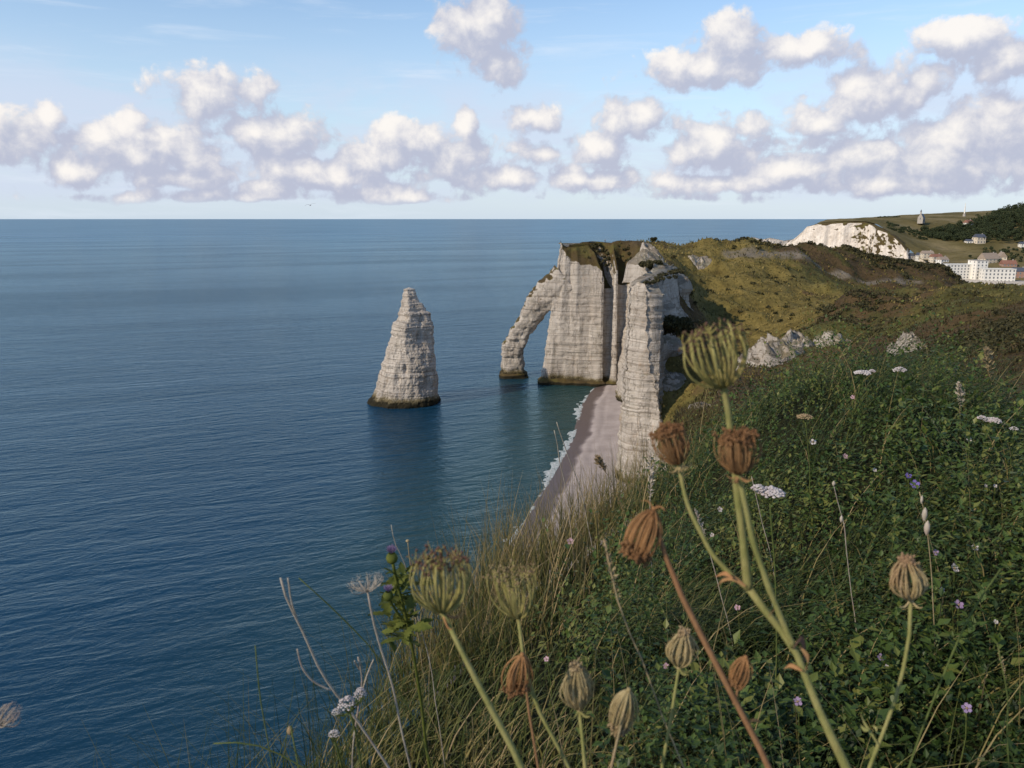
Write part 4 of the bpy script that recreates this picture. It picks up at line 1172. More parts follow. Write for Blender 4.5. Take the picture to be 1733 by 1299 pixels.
green = sstep(0.05, 0.34, X / (Y + 0.3) + 0.10 * dens)           # right-hand side greener
tint = np.clip(0.58 - 0.30 * green + 0.28 * dens + 0.17 * r_.normal(size=n), 0, 1)
h = (0.11 + 0.24 * r_.random(n) ** 1.8) * (1.0 - 0.15 * green) * np.clip(0.75 + 0.5 * dens, .4, 1.3)
near_cut = np.interp(Y, [0.5, 1.0, 1.6], [0.45, 0.8, 1.0]); h = h * near_cut
w = (0.0022 + 0.0024 * r_.random(n)) * (1 + 0.10 * Y)
V, F, k = blades(np.stack([X, Y, Z], 1), h, w, r_.normal(0.3, 1.5, n), 0.25 + 0.75 * r_.random(n), 4)
add('meadow_grass', mesh_np('meadow_grass', V, F, False, {'tint': np.repeat(tint, k)}), grass_m, kind='stuff', label='long grass growing over the cliff top in the foreground')
# long pale grass leaning out at the cliff edge
n = 3400
Y = r_.uniform(2.4, 5.6, n) ; X = x_edge(Y) + np.abs(r_.normal(0, 0.22, n)) - 0.08
Z = ground(X, Y) - 0.06
tint = np.clip(0.76 + 0.17 * r_.normal(size=n), 0, 1)
V, F, k = blades(np.stack([X, Y, Z], 1), 0.16 + 0.36 * r_.random(n) ** 1.4, 0.003 + 0.002 * r_.random(n), r_.normal(2.4, 1.0, n), 0.15 + 0.5 * r_.random(n), 4)
V2 = V; F2 = F; t2 = np.repeat(tint, k)
n = 420      # tall pale flowering stalks among it
Yp = r_.uniform(2.9, 5.2, n); Xp = x_edge(Yp) + np.abs(r_.normal(0, 0.25, n)) - 0.05
Zp = ground(Xp, Yp) - 0.05
Vp, Fp, kp_ = blades(np.stack([Xp, Yp, Zp], 1), 0.32 + 0.34 * r_.random(n), 0.0042 + 0.002 * r_.random(n), r_.normal(2.2, 0.8, n), 0.1 + 0.3 * r_.random(n), 4)
tp = np.repeat(np.clip(0.90 + 0.08 * r_.normal(size=n), 0, 1), kp_)
F2 = np.vstack([F2, Fp + len(V2)]); V2 = np.vstack([V2, Vp]); t2 = np.concatenate([t2, tp])
n = 1500
Y = np.exp(r_.uniform(np.log(1.1), np.log(2.8), n)); X = x_edge(Y) + np.abs(r_.normal(0, 0.14, n)) - 0.05
Z = ground(X, Y) - 0.06
tint = np.clip(0.58 + 0.2 * r_.normal(size=n), 0, 1)
V, F, k = blades(np.stack([X, Y, Z], 1), 0.12 + 0.36 * r_.random(n) ** 2, 0.002 + 0.0016 * r_.random(n), r_.normal(2.7, 1.2, n), 0.2 + 0.8 * r_.random(n), 4)
add('edge_grass', mesh_np('edge_grass', np.vstack([V2, V]), np.vstack([F2, F + len(V2)]), False, {'tint': np.concatenate([t2, np.repeat(tint, k)])}), grass_m, kind='stuff', label='pale dry grass leaning out over the cliff edge')
n = 20000
X, Y = near_points(n, 0.9, 7.5, r_)
tuf = fbm(np.stack([X / 0.5, Y / 0.5, X * 0], 1), 2, 57)
kp = (X / (Y + .3) > 0.1) & (tuf > 0.02); X, Y = X[kp], Y[kp]; n = len(X)
Z = ground(X, Y)
tint = np.clip(0.38 + 0.20 * r_.normal(size=n), 0, 1)
V, F, k = blades(np.stack([X, Y, Z], 1), 0.26 + 0.22 * r_.random(n), 0.003 + 0.002 * r_.random(n), r_.normal(-0.4, 1.1, n), 0.7 + 0.5 * r_.random(n), 5)
add('arching_grass', mesh_np('arching_grass', V, F, False, {'tint': np.repeat(tint, k)}), grass_m, kind='stuff', label='arching green grass growing through the herbs')
# leafy herbs matted over the mound
def sprigs(X, Y, Z, h, nl, size, r, lean=0.5):
    N = len(X)
    az = r.uniform(0, 6.28, N); ln = lean * r.random(N)
    k = np.arange(nl)[None, :] / nl
    t = 0.18 + 0.82 * k + 0.04 * r.random((N, nl))
    cx = X[:, None] + np.cos(az)[:, None] * (ln * h)[:, None] * t ** 2
    cy = Y[:, None] + np.sin(az)[:, None] * (ln * h)[:, None] * t ** 2
    cz = Z[:, None] + h[:, None] * t
    c = np.stack([cx, cy, cz], -1).reshape(-1, 3)
    la = r.uniform(0, 6.28, N * nl); el_ = r.normal(0.35, 0.4, N * nl)
    d = np.stack([np.cos(la) * np.cos(el_), np.sin(la) * np.cos(el_), np.sin(el_)], 1)
    s = np.cross(d, np.array([0, 0, 1.0])); s /= np.linalg.norm(s, axis=1)[:, None] + 1e-9
    upv = np.cross(s, d)
    L = (np.repeat(size, nl) * (0.6 + 0.8 * r.random(N * nl)))[:, None]
    a = c + d * L * 0.15; b = c + d * L * 0.6 + s * L * 0.30 + upv * L * 0.08; e = c + d * L * 1.15; f = c + d * L * 0.6 - s * L * 0.30 + upv * L * 0.08
    V = np.stack([a, b, e, f], 1).reshape(-1, 3)
    return V, np.arange(len(V)).reshape(-1, 4)
n = 15000
X, Y = near_points(n, 0.7, 8.0, r_)
q = X / (Y + 0.3)
patch = 0.6 * fbm(np.stack([X / 0.22, Y / 0.22, X * 0], 1), 2, 52) + 0.6 * fbm(np.stack([X / 0.7, Y / 0.7, X * 0], 1), 2, 53)
keep = (q + 0.16 * patch > 0.14) & (r_.random(n) < 0.95)
X, Y, q, patch = X[keep], Y[keep], q[keep], patch[keep]; n = len(X)
Z = ground(X, Y) - 0.01
h = (0.11 + 0.19 * r_.random(n)) * np.clip(1 + 1.7 * patch, 0.22, 2.0) * np.interp(Y, [0.6, 1.3, 2.2], [0.55, 0.85, 1.05])
V, F = sprigs(X, Y, Z, h, 13, 0.013 + 0.010 * r_.random(n), r_)
tint = np.clip(np.repeat(0.50 + 0.75 * patch, 13) + 0.18 * r_.normal(size=n * 13), 0, 1)
add('herb_carpet', mesh_np('herb_carpet', V, F, False, {'tint': np.repeat(tint, 4)}), herb_m, kind='stuff', label='dense dark green leafy herbs covering the mound')

# broader-leaved weeds in lighter clumps and dead straw among them
n = 4200
X, Y = near_points(n, 0.9, 7.5, r_)
cl = fbm(np.stack([X / 0.45, Y / 0.45, X * 0 + 3], 1), 2, 58)
kp = (X / (Y + .3) > 0.12) & (cl > 0.16); X, Y, cl = X[kp], Y[kp], cl[kp]; n = len(X)
V, F = sprigs(X, Y, ground(X, Y), (0.16 + 0.16 * r_.random(n)) * np.interp(Y, [0.9, 2.2], [0.6, 1.05]), 9, 0.024 + 0.016 * r_.random(n), r_, 0.3)
tint = np.clip(0.74 + 0.18 * r_.normal(size=n * 9), 0, 1)  # lighter leaf tint stands in for sunlit highlights on the mound
add('broad_weeds', mesh_np('broad_weeds', V, F, False, {'tint': np.repeat(tint, 4)}), herb_m, kind='stuff', label='lighter broad leaved weeds in clumps on the mound')
n = 1500
X, Y = near_points(n, 0.9, 7.0, r_)
kp = X / (Y + .3) > 0.08; X, Y = X[kp], Y[kp]; n = len(X)
V, F, k = blades(np.stack([X, Y, ground(X, Y)], 1), 0.22 + 0.26 * r_.random(n), 0.0026 + 0.0014 * r_.random(n), r_.uniform(0, 6.28, n), 0.3 + 0.7 * r_.random(n), 4)
add('dead_straw', mesh_np('dead_straw', V, F, False, {'tint': np.repeat(np.clip(0.86 + 0.1 * r_.normal(size=n), 0, 1), k)}), grass_m, kind='stuff', label='thin dead straw scattered through the herbs')

# ------------------------------------------------------------------ foreground plants, one by one
def veg_mat(name, c, c2=None, rough=0.6, scale=60.0, trans=0.15):
    t = NT(name)
    nz = t.noise(t.pos(), scale, 4)
    colr = t.mix(t.mapr(nz, 0.3, 0.7), c, c2 or tuple(v * 0.6 for v in c))
    grain = t.noise(t.vec('MULTIPLY', t.pos(), (1.0, 1.0, 0.12)), 900.0, 3)
    blot = t.noise(t.pos(), 14.0, 4, 0.6)
    colr = t.mix(t.math('MULTIPLY', t.mapr(grain, 0.4, 0.7), 0.35), colr, tuple(v * 0.5 for v in c))
    colr = t.mix(t.math('MULTIPLY', t.mapr(blot, 0.5, 0.75), 0.5), colr, (c[0] * 0.8, c[1] * 0.55, c[2] * 0.6))
    p = t.principled(colr, rough + 0.15, 0.15, t.bump(grain, 0.5, 0.001))
    tr = t.n('ShaderNodeBsdfTranslucent'); t.put(tr.inputs[0], colr)
    mx = t.n('ShaderNodeMixShader'); mx.inputs[0].default_value = trans
    t.t.links.new(p.outputs[0], mx.inputs[1]); t.t.links.new(tr.outputs[0], mx.inputs[2]); t.t.links.new(mx.outputs[0], t.out.inputs[0])
    return t.m
M = dict(
    stem=veg_mat('carrot_stem', (0.31, 0.29, 0.115), (0.21, 0.22, 0.07)),
    stem_red=veg_mat('dry_red_stem', (0.32, 0.18, 0.09), (0.24, 0.13, 0.065)),
    ray=veg_mat('umbel_ray', (0.40, 0.36, 0.14), (0.30, 0.27, 0.085)),
    ray_dry=veg_mat('dry_umbel_ray', (0.46, 0.38, 0.21), (0.34, 0.27, 0.13)),
    ray_orange=veg_mat('rust_umbel_ray', (0.42, 0.23, 0.10), (0.29, 0.15, 0.065)),
    ray_brown=veg_mat('brown_umbel_ray', (0.37, 0.22, 0.10), (0.25, 0.14, 0.065)),
    seed=veg_mat('seed_head', (0.18, 0.10, 0.07), (0.12, 0.07, 0.05)),
    seed_tan=veg_mat('tan_seed_head', (0.38, 0.29, 0.17), (0.28, 0.20, 0.11)),
    seed_rust=veg_mat('rust_seed_head', (0.27, 0.15, 0.07), (0.18, 0.09, 0.042)),
    straw=veg_mat('straw', (0.40, 0.32, 0.19), (0.30, 0.24, 0.13)),
    pale=veg_mat('bleached_stalk', (0.48, 0.43, 0.36), (0.38, 0.33, 0.26)),
    white=veg_mat('white_petals', (0.70, 0.66, 0.64), (0.55, 0.50, 0.50), trans=0.3),
    lilac=veg_mat('lilac_petals', (0.42, 0.32, 0.50), (0.33, 0.24, 0.42), trans=0.3),
    violet=veg_mat('violet_petals', (0.24, 0.19, 0.55), (0.17, 0.13, 0.42), trans=0.3),
    pink=veg_mat('pink_petals', (0.62, 0.42, 0.48), (0.52, 0.34, 0.40), trans=0.3),
    leaf=veg_mat('thistle_leaf', (0.15, 0.17, 0.035), (0.075, 0.10, 0.022), trans=0.3),
    green=veg_mat('green_stalk', (0.12, 0.15, 0.045), (0.08, 0.11, 0.03)),
)
def empty(name, loc, label, cat, group=None):
    o = bpy.data.objects.new(name, None); col.objects.link(o); o.location = loc; o.empty_display_size = 0.05
    o['label'] = label; o['category'] = cat
    if group: o['group'] = group
    return o
def smooth_path(P, n=28):
    """Catmull-Rom through the points"""
    P = np.asarray(P, float)
    if len(P) < 3: return resample(P, n)
    Q = np.vstack([2 * P[0] - P[1], P, 2 * P[-1] - P[-2]]); out = []
    for i in range(1, len(Q) - 2):
        for t in np.linspace(0, 1, 10, endpoint=False):
            a, b, c, d = Q[i - 1], Q[i], Q[i + 1], Q[i + 2]
            out.append(0.5 * ((2 * b) + (-a + c) * t + (2 * a - 5 * b + 4 * c - d) * t * t + (-a + 3 * b - 3 * c + d) * t ** 3))
    out.append(P[-1])
    return resample(np.array(out), n)
def stem_pts(pix, Y0, Y1=None, root=True):
    """pixels from the head downwards, distance running from Y0 to Y1; the stem then runs on into the ground"""
    Y1 = Y0 if Y1 is None else Y1
    ys = np.linspace(Y0, Y1, len(pix))
    P = [np.array(at(a, b, y)) for (a, b), y in zip(pix, ys)]
    if root:
        d = (P[-1] - P[-2]); d /= np.linalg.norm(d)
        for _ in range(30):
            q = P[-1]
            if q[2] < ground1(q[0], q[1]) - 0.02: break
            d = d * 0.86 + np.array([0.02, 0.02, -1.0]) * 0.14; d /= np.linalg.norm(d)
            P.append(q + d * 0.09)
    return np.array(P)
SEG = {}
def seed_ball(r, n, size, rr, flatz=0.7):
    """little cluster of seeds round the origin"""
    parts = []
    for _ in range(n):
        c = rr.normal(0, r * 0.55, 3) * np.array([1, 1, flatz]); s = size * (0.6 + 0.7 * rr.random())
        v = np.array([(1, 0, 0), (-1, 0, 0), (0, 1, 0), (0, -1, 0), (0, 0, 1.5), (0, 0, -1.5)]) * s + c
        f = np.array([(0, 2, 4), (2, 1, 4), (1, 3, 4), (3, 0, 4), (2, 0, 5), (1, 2, 5), (3, 1, 5), (0, 3, 5)])
        parts.append((v, [f]))
    return parts
def mesh_two(name, pa, pb, ma, mb):
    Va, Fa = join_vf(pa)
    if pb:
        Vb, Fb = join_vf(pb); na = sum(len(f) for f in Fa)
        me = mesh_np(name, np.vstack([Va, Vb]), Fa + [f + len(Va) for f in Fb])
        me.materials.append(ma); me.materials.append(mb)
        mi = np.zeros(len(me.polygons), np.int32); mi[na:] = 1
        me.polygons.foreach_set('material_index', mi)
    else:
        me = mesh_np(name, Va, Fa); me.materials.append(ma)
    return me
def umbel(parent, base, tip, width, n, close, ma, mb, seed, rad=0.0010, seeds=7, seed_size=0.0012, part='umbel', ragged=0.15, label=None, inner=0.25, bracts=0, bract_m=None, fuzz=380):
    """bird's-nest umbel: rays leave one point, bow outwards and (close) curl in again at the top. parent is at the world origin offset"""
    rr = np.random.default_rng(seed)
    off = np.array(parent.location)
    B = np.asarray(base, float); A = np.asarray(tip, float) - B; H = np.linalg.norm(A); A /= H
    u = np.cross(A, [0.2, 0.9, 0.1]); u /= np.linalg.norm(u); v = np.cross(A, u)
    um = add(part, join([tube(np.array([B - A * H * 0.06, B, B + A * H * 0.05]) - off, [rad * 2.0, rad * 2.6, rad * 1.2], 7)], part), ma, parent, label=label)
    n = int(n * 1.3)
    for i in range(n):
        az_ = i * 2.39996 + rr.normal(0, 0.12)
        rho = math.sqrt((i + 0.6) / n) * (1 - inner) + inner
        rho *= 1 + ragged * rr.normal()
        hgt = H * (1.0 - 0.10 * (1 - rho) + 0.05 * rr.normal() * ragged * 10 * 0.5) * (0.92 if rho > 0.9 else 1.0)
        t = np.linspace(0, 1, 9)
        bow = np.sin(np.pi * np.clip(t * (0.5 + 0.42 * close), 0, 1)) ** 0.9
        bow /= bow.max()
        rad_ = width * 0.5 * rho * bow
        z = hgt * (t ** (1.15 + 0.25 * rho * (1 - close)))
        d = math.cos(az_) * u + math.sin(az_) * v
        P = B + np.outer(z, A) + np.outer(rad_, d) + np.outer(t * t, rr.normal(0, 0.02 * width, 3))
        pa = [tube(P - off, [rad * 0.95, rad * 0.8, rad * 0.6], 5)]
        pb = []
        if close > 0.5:       # bristly fruits along the closed-up rays
            for tt in np.linspace(0.35, 0.95, 9):
                q = B + A * np.interp(tt, t, z) + d * np.interp(tt, t, rad_) * 1.03 - off
                e1 = q + rr.normal(0, 0.028 * width, 3) + d * 0.02 * width
                pa.append(tube(np.array([q, (q + e1) / 2 + A * 0.008 * width, e1 + A * 0.02 * width]), [rad * .35, rad * .2], 3, False))
        if seeds:
            e = P[-1] - off; dd = P[-1] - P[-2]; dd /= np.linalg.norm(dd)
            for k in range(3):
                q = e + dd * 0.07 * width + rr.normal(0, 0.05 * width, 3)
                pa.append(tube(np.array([e, (e + q) / 2 + dd * 0.01 * width, q]), [rad * .5, rad * .4], 4, False))
                pb += [(V + q, F) for V, F in seed_ball(0.035 * width, max(1, seeds // 3), seed_size, rr)]
            pb += [(V + e, F) for V, F in seed_ball(0.05 * width, max(1, seeds // 2), seed_size, rr)]
        add('ray', mesh_two('ray', pa, pb, ma, mb), None, um)
    if fuzz:
        c0 = B - off; Vf = []; 
        for k in range(fuzz):
            a_ = rr.uniform(0, 6.28); tt = rr.uniform(0.25, 1.08)
            d = math.cos(a_) * u + math.sin(a_) * v
            bw = math.sin(math.pi * min(1, tt * (0.5 + 0.42 * close))) ** 0.9
            q = c0 + A * H * tt + d * width * 0.5 * bw * rr.uniform(0.5, 1.02)
            g = rr.normal(size=3); g /= np.linalg.norm(g); e1 = q + (g + d * 0.7 + A * 0.4) * width * rr.uniform(0.05, 0.13)
            sd_ = np.cross(e1 - q, rr.normal(size=3)); sd_ /= np.linalg.norm(sd_)
            Vf += [q - sd_ * 0.00022, q + sd_ * 0.00022, e1]
        add('bristles', mesh_np('bristles', np.array(Vf), np.arange(len(Vf)).reshape(-1, 3), False), mb, um)
    for k in range(bracts):
        a_ = rr.uniform(0, 6.28); d = math.cos(a_) * u + math.sin(a_) * v
        t = np.linspace(0, 1, 7)
        P = B - off + np.outer(t * width * 0.42, d) - np.outer(np.sin(t * 2.6) * width * 0.16, A)
        add('bract', join([tube(P, [rad * 1.1, rad * 0.9, rad * 0.3], 4)], 'bract'), bract_m or ma, um)
    return um
def strip(P, width, side):
    P = np.asarray(P, float); m = len(P); t = np.linspace(0, 1, m)
    w = (np.sin(np.pi * np.clip(t * 0.9 + 0.1, 0, 1)) * width)[:, None]
    V = np.vstack([P - side * w, P + np.array([0, 0, 0.15 * width]), P + side * w]); i = np.arange(m - 1)
    F = np.vstack([np.stack([i, i + m, i + m + 1, i + 1], 1), np.stack([i + m, i + 2 * m, i + 2 * m + 1, i + m + 1], 1)])
    return V, [F]
def add_stem(parent, P, rad, mat, name='stem', n=8, k=30):
    Q = smooth_path(P, k); sg = int(abs(Q[0, 0]) * 1000) % 97
    L = np.linalg.norm(Q[-1] - Q[0]); tt = np.linspace(0, 1, k)
    wob = np.stack([vnoise(np.stack([tt * 6, tt * 0 + j * 5, tt * 0], 1), sg) for j in range(3)], 1) * (np.sin(np.pi * tt) ** 0.5)[:, None]
    Q = Q + wob * 0.0045 * L
    rr_ = np.interp(tt, np.linspace(0, 1, len(rad)), rad) * (1 + 0.13 * vnoise(np.stack([tt * 11, tt * 0 + 9, tt * 0], 1), sg + 1))
    return add(name, join([tube(Q - np.array(parent.location), list(rr_), n)], name), mat, parent)
def px_w(px, Y): return px / F_PX * Y
CAR = 'wild carrots gone to seed in the foreground'
def carrot(label, head, tip, width_px, pix, Y0, Y1, rad, mats, n=30, close=0.75, seed=1, name='wild_carrot', stem_m='stem', seeds=7, seed_size=0.0013, ray_r=0.0010, bracts=0, ragged=0.15, root=None, tipdY=0.0, inner=0.25, bract_m=None):
    if root is None:
        P = stem_pts(pix, Y0, Y1)
        root = empty(name, P[-1], label, 'wildflower', CAR)
        add_stem(root, P, rad, M[stem_m])
    umbel(root, at(*head, Y0), at(*tip, Y0 + tipdY), px_w(width_px, Y0), n, close, M[mats[0]], M[mats[1]], seed, ray_r, seeds, seed_size, bracts=bracts, ragged=ragged, inner=inner, bract_m=bract_m)
    return root
# A: the tall branching plant right of centre
P_main = stem_pts([(1265, 992), (1300, 1042), (1340, 1092), (1365, 1150), (1392, 1215), (1432, 1299)], 0.62, 0.58)
A = empty('wild_carrot', P_main[-1], 'tallest wild carrot with a big open green umbel and two brown heads', 'wildflower', CAR)
add_stem(A, P_main, [0.0030, 0.0042, 0.0052, 0.0058, 0.006], M['stem'], k=44)
add_stem(A, stem_pts([(1225, 654), (1232, 700), (1240, 770), (1250, 850), (1258, 920), (1266, 996)], 0.62, 0.62, False), [0.0026, 0.0028, 0.0034, 0.0038], M['stem'], 'branch')
add_stem(A, stem_pts([(1250, 803), (1262, 860), (1278, 930), (1310, 1015), (1343, 1094)], 0.61, 0.60, False), [0.0022, 0.0024, 0.0030], M['stem'], 'branch')
add_stem(A, stem_pts([(1149, 786), (1160, 840), (1180, 890), (1205, 935), (1236, 972), (1266, 996)], 0.66, 0.62, False), [0.0018, 0.0020, 0.0024], M['stem'], 'branch')
umbel(A, at(1225, 655, .62), at(1204, 566, .62), px_w(112, .62), 26, 0.28, M['ray'], M['seed'], 11, 0.0012, 3, 0.0009, ragged=0.13, inner=0.15)
umbel(A, at(1250, 803, .61), at(1248, 738, .61), px_w(62, .61), 64, 0.36, M['ray_brown'], M['seed_rust'], 12, 0.0006, 6, 0.0009, bracts=14, bract_m=M['ray_brown'], ragged=0.24)
umbel(A, at(1149, 786, .66), at(1130, 728, .66), px_w(54, .66), 52, 0.40, M['ray_brown'], M['seed_rust'], 13, 0.0006, 6, 0.0009, bracts=10, bract_m=M['ray_dry'], ragged=0.18)
def dead_leaf(parent, pix, Y, wpx, mat, name='leaf'):
    P = smooth_path([np.array(at(a, b, Y + 0.006 * i)) for i, (a, b) in enumerate(pix)], 12) - np.array(parent.location)
    V, F = strip(P, px_w(wpx, Y), np.array([0.4, 0.5, 0.77])); add(name, join([(V, F)], name), mat, parent)
dead_leaf(A, [(1262, 992), (1240, 978), (1222, 982), (1212, 995)], .615, 5, M['ray_brown'])
dead_leaf(A, [(1240, 978), (1226, 970), (1210, 976)], .615, 4, M['ray_orange'])
dead_leaf(A, [(1342, 1098), (1356, 1080), (1362, 1110), (1358, 1150)], .595, 8, M['seed'])
dead_leaf(A, [(1360, 1140), (1368, 1115), (1352, 1092)], .59, 6, M['ray_brown'])
dead_leaf(A, [(1358, 1135), (1338, 1126), (1326, 1132)], .59, 4, M['ray_orange'])
dead_leaf(A, [(1300, 1045), (1312, 1030), (1318, 1040)], .60, 3, M['ray_brown'])
# B: reddish stalk with hanging rust-coloured umbels
P = stem_pts([(1104, 872), (1120, 920), (1150, 1000), (1200, 1108), (1245, 1198), (1296, 1299)], 0.64, 0.60)
B_ = empty('wild_carrot', P[-1], 'dried wild carrot with red stalk and a hanging rust coloured umbel', 'wildflower', CAR)
add_stem(B_, P, [0.0020, 0.0030, 0.0036, 0.0042, 0.0046], M['stem_red'])
umbel(B_, at(1106, 862, .64), at(1076, 938, .63), px_w(62, .64), 36, 0.48, M['ray_orange'], M['seed_rust'], 21, 0.0009, 9, 0.0012, ragged=0.2, bracts=4)
add_stem(B_, stem_pts([(1250, 1158), (1246, 1178), (1242, 1192)], .61, .605, False), [0.0010, 0.0012], M['stem_red'], 'branch')
umbel(B_, at(1262, 1112, .61), at(1246, 1156, .61), px_w(36, .61), 20, 0.6, M['ray_orange'], M['seed_rust'], 22, 0.0007, 6, 0.001, ragged=0.2)
dead_leaf(B_, [(1260, 1228), (1275, 1218), (1290, 1224)], .60, 3, M['ray_orange'])
# C, D: big green umbels at the left
carrot('wild carrot with a big green and red umbel left of centre', (749, 1036), (746, 948), 112, [(749, 1036), (768, 1072), (790, 1112), (822, 1182), (850, 1242), (877, 1299)], .66, .62, [0.0024, 0.0030, 0.0036, 0.004], ('ray', 'seed'), 27, 0.42, 31, seeds=5, seed_size=.0012, ray_r=.0011, bracts=3, bract_m=M['ray_orange'])
carrot('green umbel on a crooked stem beside the rust coloured dangling umbel', (877, 1046), (866, 972), 86, [(877, 1046), (882, 1090), (890, 1135), (903, 1185), (925, 1235), (952, 1285)], .78, .74, [0.0020, 0.0026, 0.003], ('ray', 'seed_tan'), 22, 0.22, 32, seeds=4, seed_size=.0010, ray_r=.0010)
# hanging dry umbels
carrot('rust coloured dangling umbel in front of a crooked green stem', (884, 1108), (874, 1168), 46, [(886, 1112), (888, 1150), (894, 1210), (906, 1290)], .74, .72, [0.0012, 0.0016], ('ray_orange', 'seed_rust'), 24, 0.5, 33, stem_m='stem_red', ragged=0.22, seeds=6)
carrot('tan dangling dry umbel at the bottom right of the two closed nests', (1064, 1168), (1046, 1232), 48, [(1062, 1170), (1054, 1210), (1044, 1255), (1034, 1299)], .70, .68, [0.0012, 0.0018], ('ray_dry', 'seed_tan'), 28, 0.6, 34, stem_m='straw', ragged=0.18, seeds=6)
# closed nests
carrot('closed brown seed nest on a straight stem at bottom centre', (980, 1200), (976, 1128), 60, [(980, 1200), (982, 1230), (985, 1262), (988, 1299)], .72, .70, [0.0018, 0.0024], ('ray_dry', 'seed_tan'), 30, 0.97, 35, ray_r=.0011, seeds=5, bracts=5, bract_m=M['stem'], inner=.45)
carrot('round closed seed nest beside the red stalk', (1149, 1128), (1158, 1070), 52, [(1149, 1128), (1144, 1165), (1136, 1220), (1122, 1299)], .76, .74, [0.0016, 0.0022], ('ray_dry', 'seed_tan'), 30, 0.97, 36, ray_r=.0011, seeds=5, bracts=4, bract_m=M['stem'], inner=.45)
I_ = carrot('closed tan seed nest on a curved stem at the right', (1541, 1014), (1534, 948), 62, [(1541, 1014), (1539, 1060), (1530, 1120), (1510, 1205), (1476, 1296)], .70, .68, [0.0018, 0.0022, 0.0026], ('ray_dry', 'seed_tan'), 32, 0.95, 37, ray_r=.0012, seeds=5, bracts=3, bract_m=M['ray_dry'], inner=.45)
for pix in ([(1487, 1262), (1474, 1240), (1462, 1222), (1455, 1202)], [(1480, 1250), (1484, 1236), (1476, 1226)], [(1470, 1236), (1462, 1234), (1456, 1226)]):
    dead_leaf(I_, pix, .68, 3.5, M['stem'], 'leaflet')
# dry skeleton umbels at the left edge
carrot('bleached flat skeleton umbel on a thin stalk over the sea', (622, 1000), (617, 982), 62, [(622, 1000), (630, 1050), (642, 1098), (658, 1150), (678, 1222)], 1.05, 1.10, [0.0014, 0.0018], ('pale', 'pale'), 20, 0.12, 38, stem_m='pale', seeds=0, ray_r=.0007)
carrot('curled bleached umbel cut by the left edge of the picture', (0, 1226), (22, 1200), 40, [(0, 1226), (-12, 1245), (-20, 1275), (-24, 1310)], .80, .78, [0.0012, 0.0016], ('pale', 'pale'), 16, 0.5, 39, stem_m='pale', seeds=0, ray_r=.0007)

def hit(px, py, veg=0.0):
    """where the line of sight meets the ground raised by veg metres"""
    d = ray(px, py); t = 0.5
    while t < 12:
        q = d * t
        if CAM_Z + q.z < ground1(q.x, q.y) + veg: break
        t += 0.03
    return q.y
# grass stalks with seed heads
GS = 'tall grass stalks in the foreground'
def grass_stalk(label, pix, Y0, Y1, rad, mat, head=0.0, head_w=5, head_m='straw', nodes=None, name='grass_stalk', seed=1, branches=0):
    if Y0 is None:
        Y1 = hit(pix[-1][0], pix[-1][1], 0.10); Y0 = Y1 - 0.06; rad = [r * (0.4 + 0.5 * Y1) for r in rad]
    P = stem_pts(pix, Y0, Y1); rr = np.random.default_rng(seed)
    o = empty(name, P[-1], label, 'grass', GS)
    add_stem(o, P, rad, M[mat], n=6)
    Q = smooth_path(P[:len(pix)], 60) - np.array(o.location)
    if head:
        m = int(60 * head); parts = []
        for i in range(m * 3):
            c = Q[min(i // 3, 59)]; t = (i / (m * 3)); w = px_w(head_w, Y0) * math.sin(math.pi * (0.12 + 0.85 * t))
            d = rr.normal(size=3); d[2] = abs(d[2]) + 0.8; d /= np.linalg.norm(d)
            u = np.cross(d, rr.normal(size=3)); u /= np.linalg.norm(u); v = np.cross(d, u)
            a = c + u * w * 0.12; L = w * 1.5; r = w * 0.22
            V = np.array([a, a + d * L * .45 + u * r + u * w * .25, a + d * L * .45 + v * r + u * w * .25, a + d * L * .45 - v * r + u * w * .1, a + d * L + u * w * .4])
            parts.append((V, [np.array([(0, 1, 2), (0, 2, 3), (0, 3, 1), (4, 2, 1), (4, 3, 2), (4, 1, 3)])]))
        add('seed_head', join(parts, 'seed_head', False), M[head_m], o)
    for (a, b, w, hgt) in nodes or []:
        c = np.array(at(a, b, Y0)) - np.array(o.location); W = px_w(w, Y0) / 2; Hn = px_w(hgt, Y0) / 2
        th = np.linspace(0, 6.283, 8)[:-1]; prof = [(0.15, -1), (.8, -.5), (1, 0), (.75, .55), (.12, 1)]
        V = np.array([[(W * r * math.cos(x), W * r * math.sin(x), Hn * z) for x in th] for r, z in prof]).reshape(-1, 3) + c
        add('spikelet', mesh_np('spikelet', V, [grid_faces(5, 7, True)]), M[head_m], o)
    return o
grass_stalk('long tan grass seed head leaning left of the red stalk', [(1022, 912), (1035, 965), (1048, 1020), (1062, 1062), (1090, 1128), (1120, 1215), (1152, 1299)], .80, .76, [0.0008, 0.0012, 0.0016], 'straw', 0.30, 9, seed=3)
grass_stalk('pale plume rising above the hanging rust umbel', [(1100, 768), (1101, 800), (1100, 850), (1102, 930), (1104, 1010)], None, None, [0.0006, 0.0006, 0.0006], 'pale', 0.36, 8, 'pale', seed=4)
grass_stalk('thin white beaded stalk between the tallest carrot and the tan nest', [(1410, 815), (1420, 860), (1430, 900), (1440, 985), (1450, 1080)], None, None, [0.0007, 0.0010], 'pale', 0, nodes=[(1411, 818, 6, 10), (1424, 878, 6, 14)], head_m='pale', seed=5)
grass_stalk('pale stalk with two fat spikelets above the tan nest', [(1556, 832), (1563, 862), (1569, 900), (1576, 970), (1580, 1040), (1582, 1105)], None, None, [0.0008, 0.0011], 'straw', 0, nodes=[(1565, 870, 10, 26), (1569, 893, 11, 28), (1560, 845, 5, 16)], head_m='pale', seed=6)
grass_stalk('short white topped stalk standing on the mound crest at right', [(1622, 648), (1624, 668), (1625, 690), (1625, 720)], 3.1, 3.15, [0.002, 0.0016], 'straw', 0.6, 7, 'pale', seed=7)
